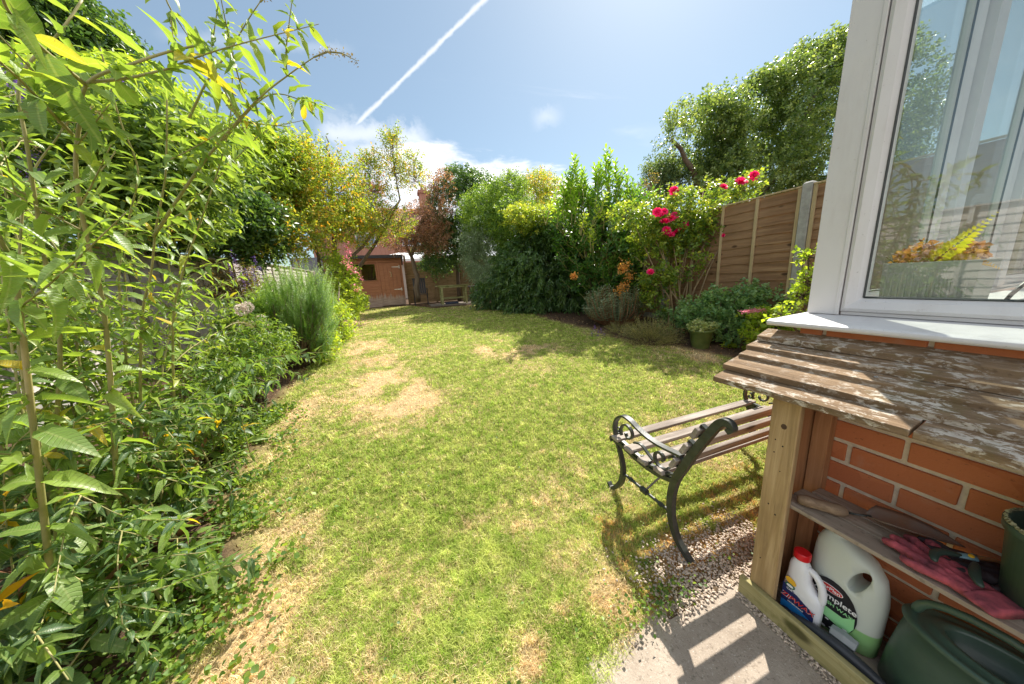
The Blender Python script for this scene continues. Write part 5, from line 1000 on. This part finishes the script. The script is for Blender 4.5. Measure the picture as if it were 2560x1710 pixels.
shrub('copper_shrub', 'copper and green shrub showing through the buddleia canes', 'shrub', [B(200, 480, 130, 90, 4.2, .6), B(330, 500, 100, 70, 4.8, .6), B(80, 430, 110, 90, 3.8, .6), B(60, 580, 90, 50, 3.6, .5)], 2400, .18, 9, .08, T_LANCE_LO, M_leaf('copper_leaf', [(0, (.12, .17, .03)), (.5, (.26, .32, .06)), (.75, (.42, .28, .10)), (1, (.52, .34, .16))], .42), base=(-3.9, 3.9), shell=.4, gap=.36, wmul=1.4)
shrub('tall_hedge', 'green hedge plant above the fence at the far left', 'shrub', [B(60, 280, 130, 100, 4.6, .7), B(250, 350, 110, 90, 5.2, .7), B(-60, 420, 120, 130, 3.4, .6), B(380, 300, 90, 80, 5.8, .7)], 2600, .2, 9, .09, T_LANCE_LO, LM_BRIGHT, base=(-4.0, 4.4), shell=.45, gap=.43, wmul=1.4)

# --- end of the garden
shrub('plum_tree', 'copper purple leaved tree between the shed and the dark tree', 'tree', [B(1045, 570, 50, 45, 11.2, .7), B(1085, 520, 40, 50, 11.2, .6), B(1110, 460, 32, 20, 11.4, .4), B(1000, 600, 40, 25, 11.2, .5), B(930, 500, 40, 40, 12.0, .5), B(1080, 600, 40, 30, 11, .5)], 1500, .26, 9, .075, T_SMALL, LM_PURPLE, base=(1.0, 11.6), shell=.3, gap=.40, gscale=1.8, twigs=120, trunks=[(px((1046, 752, 11.6), (1040, 690, 11.6), (1030, 640, 11.6), (1045, 570, 11.4), (1095, 480, 11.4)), .10, .02), (px((1030, 645, 11.6), (1010, 600, 11.5), (985, 560, 11.5)), .05, .02)])
shrub('camellia_tree', 'glossy dark green tree hanging over the end fence', 'tree', [B(1130, 520, 55, 60, 12.2, .9), B(1190, 480, 60, 40, 12.4, .8), B(1110, 620, 60, 45, 11.8, .7), B(1160, 590, 50, 50, 12.0, .7), B(1245, 490, 30, 30, 12.3, .6), B(1090, 660, 35, 22, 12.6, .3), B(1150, 450, 45, 25, 12.3, .6), B(1200, 550, 40, 40, 11.6, .6)], 4300, .24, 9, .095, T_SMALL, LM_DARK, base=(2.3, 12.6), shell=.4, gap=.36, gscale=1.6, droop=.25, twigs=80, trunks=[(px((1150, 760, 12.8), (1140, 640, 12.6), (1130, 540, 12.3)), .09, .03)])
shrub('willow_shrub', 'soft grey-green feathery shrub beside the garden table', 'shrub', [B(1230, 640, 60, 70, 9.6, .8), B(1200, 590, 45, 40, 9.8, .6), B(1260, 700, 50, 50, 9.0, .7), B(1190, 650, 25, 40, 10.2, .5)], 2600, .26, 13, .07, T_LANCE_LO, LM_GREYG, base=(3.4, 9.8), shell=.4, upb=-.1, droop=.4, gap=.3)
shrub('privet_tree', 'yellow-green tree catching the sun above the feathery shrub', 'tree', [B(1210, 530, 55, 50, 9.6, .8), B(1270, 500, 45, 50, 9.4, .8), B(1290, 560, 70, 50, 8.6, .8), B(1275, 470, 30, 25, 9.6, .5), B(1300, 620, 50, 60, 8.4, .7)], 3000, .24, 10, .075, T_SMALL, LM_GREEN, base=(4.0, 9.2), shell=.5, gap=.34, gscale=1.8, twigs=100)
shrub('garden_tree', 'further green tree with an orange tinge behind the hedge', 'tree', [B(1340, 490, 55, 40, 11.5, .9), B(1400, 500, 50, 35, 11.5, .9), B(1350, 460, 40, 22, 12, .7), B(1385, 470, 30, 15, 12, .6)], 1500, .28, 9, .085, T_SMALL, LM_ORANGE, base=(6.0, 11.8), shell=.4, gap=.36)
shrub('dense_hedge', 'dark green hedge with drooping leaves along the right fence', 'hedge', [B(1370, 650, 85, 100, 7.1, .9), B(1300, 690, 60, 85, 7.8, .8), B(1440, 700, 60, 70, 6.5, .7), B(1400, 590, 80, 40, 7.2, .8), B(1340, 740, 70, 50, 7.2, .6), B(1230, 735, 40, 30, 8.7, .5)], 5600, .20, 11, .105, T_LANCE_LO, LM_DARK, base=(3.9, 7.0), shell=.55, upb=-.3, droop=.55, gap=.28, wmul=1.25, spread=.7)
shrub('golden_shrub', 'sunlit yellow-green shrub on top of the dark hedge', 'shrub', [B(1350, 555, 60, 26, 6.9, .6), B(1420, 560, 50, 22, 6.8, .5), B(1300, 545, 40, 22, 7.4, .5), B(1400, 540, 40, 20, 7.2, .5)], 800, .16, 9, .085, T_SMALL, M_leaf('golden_leaf', G_((.12, .20, .03), (.25, .33, .05), (.42, .40, .09)), .5), base=(4.1, 7.2), shell=.2, upb=.7)
# cherry laurel: upright shoots with big leaves
la = plant('cherry_laurel', 'glossy cherry laurel with two upright leafy tops and pale new growth', 'shrub', (4.1, 5.6, 0)); Lq = Leaves(); Ln = Leaves(); mb = MB()
def laurel_shoot(p, ax, L_, size, nl, dst, r_):
    q = np.linspace(.05, 1, nl); th = np.arange(nl) * 2.4 + rng.random() * 6; b_ = unit(np.cross(ax, (1, .3, .1))[None])[0]; c_ = np.cross(ax, b_); op = (.95 - .55 * q)[:, None]
    dst.add(p + ax * L_ * q[:, None], ax * .75 + (b_ * np.cos(th)[:, None] + c_ * np.sin(th)[:, None]) * op, np.tile(ax, (nl, 1)) + rng.normal(0, .1, (nl, 3)), size * rng.uniform(.8, 1.1, nl) * (1 - .3 * q), T_LAUREL, np.clip(r_ + rng.normal(0, .15, nl), 0, 1)); mb.tube([p - ax * .1, p + ax * L_], [.007, .003], 5, cap=False)
lb = [B(1500, 640, 110, 110, 5.6, .8), B(1450, 560, 60, 70, 5.7, .6), B(1560, 570, 70, 80, 5.5, .6), B(1530, 720, 80, 60, 5.4, .6), B(1600, 640, 45, 60, 5.3, .4)]
for i in range(620):
    b_ = lb[rng.choice(5, p=[.34, .16, .22, .16, .12])]; d = rdir(1)[0]; p = np.array(b_[:3]) + d * np.array(b_[3:6]) * rng.uniform(.5, 1.0); p[2] = max(p[2], g(p[1]) + .15)
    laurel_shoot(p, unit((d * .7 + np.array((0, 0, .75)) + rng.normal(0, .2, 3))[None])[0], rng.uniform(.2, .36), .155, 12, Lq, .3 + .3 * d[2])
for (a, b_, r_) in ((1437, 430, .16), (1455, 440, .1), (1425, 470, .2), (1505, 415, .12), (1515, 440, .16), (1550, 445, .12), (1562, 470, .16), (1480, 500, .2), (1440, 510, .25), (1530, 500, .2), (1575, 510, .2), (1500, 460, .15), (1410, 520, .15)):
    for j in range(7):
        pp = P(a + rng.normal(0, 9), b_ + rng.uniform(0, 55), 5.5 + rng.normal(0, .15)); laurel_shoot(pp, unit(np.array([[rng.normal(0, .16), rng.normal(0, .16), 1.]]))[0], .34, .16, 14, Lq, .85)
for (a, b_) in ((1500, 520), (1520, 560), (1455, 575), (1470, 590), (1590, 580), (1610, 585), (1545, 540), (1490, 550), (1365, 548), (1480, 610)):
    Ln = Leaves()
    for j in range(3): laurel_shoot(P(a + rng.normal(0, 6), b_ + rng.normal(0, 8), 4.85 + rng.normal(0, .06)), unit(np.array([[rng.normal(.1, .3), -.25, 1.]]))[0], .22, .12, 9, Ln, .6)
    Ln.build('new_growth', LM_BRIGHT, la)
Lq.build('foliage', M_leaf('laurel_leaf', G_((.04, .11, .025), (.11, .24, .035), (.26, .42, .05)), .42, .35, spec=.5), la); mb.build('stem', STEM_G, la); trunk(la, [([gp(4.1 + dx, 5.6, -.05), gp(4.1 + dx * 3, 5.5, .7), (4.1 + dx * 5, 5.5, 2.6)], .03, .01) for dx in (-.1, .0, .08, .14)], name='trunk')
# euphorbia
eu = plant('euphorbia', 'blue-green narrow leaved euphorbia with orange spent heads', 'shrub', (3.75, 4.6, 0)); Lq = Leaves(); Lo = Leaves(); mb = MB()
for i in range(250):
    a = rng.uniform(-pi, pi); rr = rng.random() ** .5; H = rng.uniform(.45, .85) * (1 - .25 * rr); tp = np.array([3.75 + .62 * rr * cos(a), 4.6 + .55 * rr * sin(a), g(4.6) + H]); bs = np.array([3.75 + .2 * rr * cos(a), 4.6 + .2 * rr * sin(a), g(4.6)])
    md = (tp + bs) / 2 + np.array([.1 * rr * cos(a), .1 * rr * sin(a), -.02]); mb.tube([bs, md, tp], [.006, .005, .003], 5); q = np.linspace(.35, 1, 30)[:, None]; ps = (bs * (1 - q) ** 2 + 2 * md * q * (1 - q) + tp * q ** 2); th = np.arange(30) * 2.4; ax = unit((tp - md)[None])
    dd = np.stack([np.cos(th), np.sin(th), np.zeros(30)], 1) * .9 + ax * .6 * q; Lq.add(ps, dd, np.tile(ax, (30, 1)), rng.uniform(.05, .075), T_LANCE_LO, None, .9)
for (a, b_, s_) in ((1563, 663, .06), (1572, 690, .05), (1555, 675, .05), (1548, 728, .06), (1560, 715, .05), (1435, 690, .03)): n = 90; Leaves().add(P(a, b_, 4.3) + rng.normal(0, s_ * .85, (n, 3)), rdir(n), rdir(n), .03, T_ROUND).build('spent_head', PM_ORG, eu)
Lq.build('foliage', LM_GREYG, eu); mb.build('stem', STEM_R, eu)
# red rose on the fence
rs = plant('rose_bush', 'tall climbing rose with crimson blooms against the brown fence', 'shrub', (4.45, 3.6, 0)); mb = MB(); bs = np.array(gp(4.2, 3.55, 0))
tips = [(1600, 520, 4.2), (1640, 570, 4.0), (1700, 500, 4.1), (1760, 470, 3.9), (1850, 450, 3.6), (1890, 440, 3.5), (1680, 650, 3.9), (1790, 560, 3.6), (1840, 560, 3.5), (1630, 680, 4.0), (1720, 600, 3.8), (1740, 540, 3.9), (1585, 640, 4.1), (1560, 520, 4.3), (1660, 480, 4.2)]
for a, b_, Y_ in tips:
    t_ = P(a, b_, Y_); o_ = bs + np.array([rng.normal(0, .06), rng.normal(0, .1), -.03]); mb.tube([o_, o_ * .7 + t_ * .3 + np.array([0, 0, .25]), o_ * .3 + t_ * .7 + np.array([0, 0, .18]), t_], [.012, .010, .007, .003], 6)
mb.tube([P(1838, 590, 3.3), P(1840, 700, 3.35)], [.008, .006], 6); mb.tube([P(1812, 730, 3.4), P(1845, 700, 3.3), P(1862, 678, 3.25)], [.007, .006, .004], 6); mb.build('cane', M_plain('rose_cane', (.24, .17, .09), .7, var=.3), rs, smooth=True)
rb = [B(1690, 540, 75, 60, 3.95, .4), B(1780, 490, 90, 35, 3.8, .35), B(1640, 600, 50, 70, 4.1, .35), B(1760, 570, 90, 50, 3.8, .35), B(1700, 650, 90, 45, 3.8, .35), B(1860, 470, 45, 25, 3.5, .2), B(1645, 700, 35, 70, 3.9, .25), B(1870, 580, 25, 50, 3.5, .15), B(1570, 540, 35, 30, 4.3, .25)]
cr = Crown().fill(rb, 2500, .13, 8, .060, T_SMALL, upb=.4, shell=.15, gap=.36, gscale=3., twigs=200, wmul=1.3); cr.L.build('foliage', M_leaf('rose_leaf', G_((.05, .13, .03), (.18, .27, .045), (.45, .48, .08)), .45, .35), rs); cr.T.build('twig', WOODY, rs)
def bloom(c0, r_):
    Lq = Leaves(); rings_ = ((.25, 5, 1.5), (.5, 6, 1.1), (.8, 8, .75), (1.0, 9, .4), (1.1, 8, .05)); view = unit(np.array([[-.5, -.6, .5]]) + rng.normal(0, .3, (1, 3)))[0]; b_ = unit(np.cross(view, (0, 0, 1.))[None])[0]; c_ = np.cross(view, b_)
    for rr, k_, el_ in rings_:
        th = np.arange(k_) * 2 * pi / k_ + rng.random() * 3; out = b_ * np.cos(th)[:, None] + c_ * np.sin(th)[:, None]; ps = c0 - view * r_ * .4 + out * r_ * .10; Lq.add(ps, out * cos(el_) + view * sin(el_), -out + view * .3, r_ * (.55 + .5 * rr), T_ROUND, None, 1.15)
    Lq.build('rose_bloom', PM_RED, rs, smooth=True)
for a, b_, s_ in ((380, 465, 30), (425, 460, 24), (470, 500, 26), (425, 520, 30), (492, 485, 24), (545, 563, 30), (440, 585, 28), (497, 592, 30), (468, 612, 20), (893, 535, 30), (925, 530, 28), (870, 540, 20), (815, 297, 24), (925, 258, 32), (952, 265, 20), (1013, 228, 28), (488, 330, 28), (330, 855, 22), (1088, 683, 9), (808, 622, 11), (400, 480, 20)):
    x_, y_ = 1500 + a * .3827, 350 + b_ * .3827; Y_ = 3.72 if a < 700 else 3.30; bloom(P(x_, y_, Y_), s_ * .3827 * mpp(x_, y_, Y_) * 1.02)
# plants at the foot of the right fence
lv = plant('lavender_mound', 'straw coloured spent lavender mound on the right lawn edge', 'shrub', (3.42, 3.45, 0)); Lq = Leaves(); Ls = Leaves(); mb = MB()
for (cx_, cy_, R_, n_) in ((3.42, 3.42, .34, 520), (3.32, 3.95, .20, 160)):
    for i in range(n_):
        d = rdir(1, .35)[0]; d[2] = abs(d[2]) * .9; bs_ = np.array([cx_ + d[0] * .08, cy_ + d[1] * .08, g(cy_)]); e = bs_ + d * R_ * rng.uniform(.8, 1.25) * np.array([1, 1, 1.05]); q = np.linspace(.3, 1, 16)[:, None]; ps = bs_ + (e - bs_) * q
        Lq.add(ps, d + rdir(16) * .7, rdir(16), .03, T_NEEDLE, None, 1.9)
        if i % 2: n = 8; Ls.add(e + d * np.linspace(0, .05, n)[:, None] + rng.normal(0, .004, (n, 3)), rdir(n), rdir(n), .010, T_SMALL)
        if i % 4 == 0: mb.tube([bs_, e], [.002, .001], 3)
Lq.build('foliage', M_leaf('sage_straw', G_((.10, .13, .04), (.24, .24, .09), (.38, .34, .17)), .35), lv); Ls.build('seed_spikes', LM_STRAW, lv); mb.build('stem', WOODY, lv)
lf = plant('lavender_flowers', 'few mauve lavender spikes leaning onto the lawn', 'flowers', (3.0, 3.95, 0)); Lq = Leaves(); mb = MB()
for a, b_ in ((1486, 822), (1495, 835), (1503, 828), (1492, 845), (1510, 838), (1480, 836)):
    t_ = P(a, b_, 4.05); mb.tube([(3.15, 4.0, g(4)), t_], .0025, 4); n = 40; Lq.add(t_ + rng.normal(0, .012, (n, 3)) + np.outer(np.linspace(-.04, .05, n), (0, 0, 1)), rdir(n), rdir(n), .018, T_SMALL)
Lq.build('petals', PM_PURP, lf); mb.build('stem', STEM_G, lf)
sd = shrub('sedum_clump', 'blue-green sedum clump behind the flower pot', 'plant', [B(1800, 780, 55, 55, 3.0, .3), B(1860, 770, 50, 50, 2.8, .25), B(1740, 790, 40, 40, 3.2, .25), B(1930, 770, 40, 45, 2.6, .25), B(1830, 830, 50, 40, 2.8, .2), B(1690, 800, 40, 40, 3.7, .3)], 820, .12, 12, .045, T_SMALL, M_leaf('sedum_leaf', G_((.08, .19, .08), (.19, .33, .13), (.34, .48, .20)), .35), upb=1.0, shell=.2, wmul=1.6)
hp = shrub('hydrangea', 'low pink headed hydrangea with lime leaves near the store roof', 'shrub', [B(1910, 795, 45, 22, 2.45, .18), B(1890, 830, 35, 20, 2.4, .15), B(1950, 815, 40, 20, 2.3, .15)], 200, .06, 7, .055, T_SMALL, LM_BRIGHT, upb=.6, shell=.1, wmul=1.4)
for a, b_ in ((1880, 777), (1900, 775), (1865, 779)): n = 60; Leaves().add(P(a, b_, 2.4) + rng.normal(0, 1, (n, 3)) * np.array((.03, .03, .010)), rdir(n), rdir(n, 1), .018, T_ROUND).build('flower_head', PM_PINK, hp)
shrub('lime_seedling', 'small yellow-leaved plant at the bed edge by the store roof', 'plant', [B(1828, 872, 22, 16, 2.75, .08), B(1870, 890, 16, 10, 2.55, .08)], 60, .04, 6, .045, T_SMALL, LM_BRIGHT, upb=.8, shell=.1, wmul=1.3)
shrub('corner_shrub', 'thin fresh green shrub beside the white corner frame', 'plant', [B(2020, 640, 14, 14, 1.95, .06), B(2020, 700, 16, 38, 1.9, .08), B(2005, 735, 20, 16, 1.9, .08), B(1960, 785, 30, 12, 1.9, .08)], 95, .08, 6, .05, T_SMALL, LM_BRIGHT, base=(4.1, 1.9), upb=.3, shell=.1, wmul=1.4)
fpot = empty('flower_pot', (3.72, 2.95, g(2.95)), 'green plastic pot of pale leaved plant on the right bed edge', 'flower pot')
c0 = G0 = np.array([3.80, 2.90, g(2.90)]); mb = MB(); mb.lathe(c0, [(.100, 0), (.104, .004), (.142, .235), (.152, .238), (.154, .262), (.148, .264), (.142, .26), (.136, .235), (0, .235)], 40, cap=False); mb.build('pot', M_plain('green_glazed_plastic', (.10, .17, .055), .35, var=.25, scale=9, c2=(.19, .25, .09)), fpot, smooth=True)
cr = Crown().fill([(c0[0], c0[1], c0[2] + .29, .17, .17, .065)], 150, .05, 7, .038, T_SMALL, upb=.8, shell=.1, wmul=1.4, ground=False); cr.L.build('foliage', M_leaf('variegated', G_((.12, .20, .06), (.36, .42, .18), (.5, .52, .3)), .4), fpot)
# trees beyond the right fence
big = [B(1760, 350, 80, 75, 10.5, 1.6), B(1850, 330, 80, 80, 10.0, 1.6), B(1940, 300, 90, 95, 9.5, 2.0), B(2060, 240, 90, 110, 9.0, 2.2), B(1900, 240, 40, 30, 9.7, .7), B(1985, 200, 50, 35, 9.3, .8), B(2090, 150, 50, 50, 9.0, .8), B(1810, 275, 35, 25, 10, .6), B(1880, 420, 120, 90, 9.6, 1.5), B(2020, 360, 120, 120, 9.0, 2.0), B(2150, 330, 120, 180, 8.4, 2.0), B(1770, 420, 80, 60, 10.4, 1.2), B(2090, 460, 110, 90, 8.6, 1.5)]
for i in range(16): q = [(1720, 265), (1760, 250), (1800, 255), (1850, 240), (1890, 205), (1930, 190), (1960, 165), (2000, 145), (2040, 125), (2090, 100), (1700, 300), (1830, 300), (1950, 250), (2050, 190), (1780, 330), (1900, 320)][i]; big.append(B(q[0] + rng.normal(0, 8), q[1] + 22 + rng.normal(0, 6), rng.uniform(18, 30), rng.uniform(14, 26), 9.6, .6))
shrub('lime_tree', 'large broad green tree beyond the right fence', 'tree', big, 17000, .42, 9, .135, T_SMALL, M_leaf('big_tree_leaf', G_((.05, .11, .04), (.15, .23, .07), (.36, .44, .16)), .42, .33, spec=.7), base=(15, 10), shell=.55, gap=.455, gscale=1.3, twigs=200, wmul=1.2, trunks=[([(15, 10, -.2), (15, 10, 3), (14.5, 10, 7)], .35, .12), ([(15, 10, 2.5), (12.5, 10.2, 5), (11, 10.3, 6.5)], .2, .06), ([(15, 10, 3), (17, 9.5, 6), (18, 9, 9)], .2, .06)])
shrub('ash_tree', 'smaller grey-green tree left of the large broad tree', 'tree', [B(1690, 330, 35, 50, 11.5, .9), B(1665, 390, 40, 50, 11.5, .9), B(1650, 450, 35, 40, 11.5, .8), B(1700, 440, 50, 60, 11.2, .9)], 2300, .34, 9, .12, T_SMALL, M_leaf('ash_leaf', G_((.05, .11, .05), (.13, .20, .09), (.26, .33, .16)), .38), base=(11.4, 11.6), shell=.4, gap=.42, gscale=1.2, twigs=120)
shrub('wispy_shrub', 'thin twiggy shrub against the sky between laurel and rose', 'shrub', [B(1600, 500, 25, 35, 6.4, .3), B(1575, 530, 30, 30, 6.4, .3), B(1625, 470, 15, 30, 6.6, .2)], 160, .2, 6, .05, T_SMALL, M_leaf('reddish_green', G_((.10, .14, .04), (.3, .2, .08)), .4), base=(5.5, 6.5), shell=.1, upb=1.2, twigs=160)
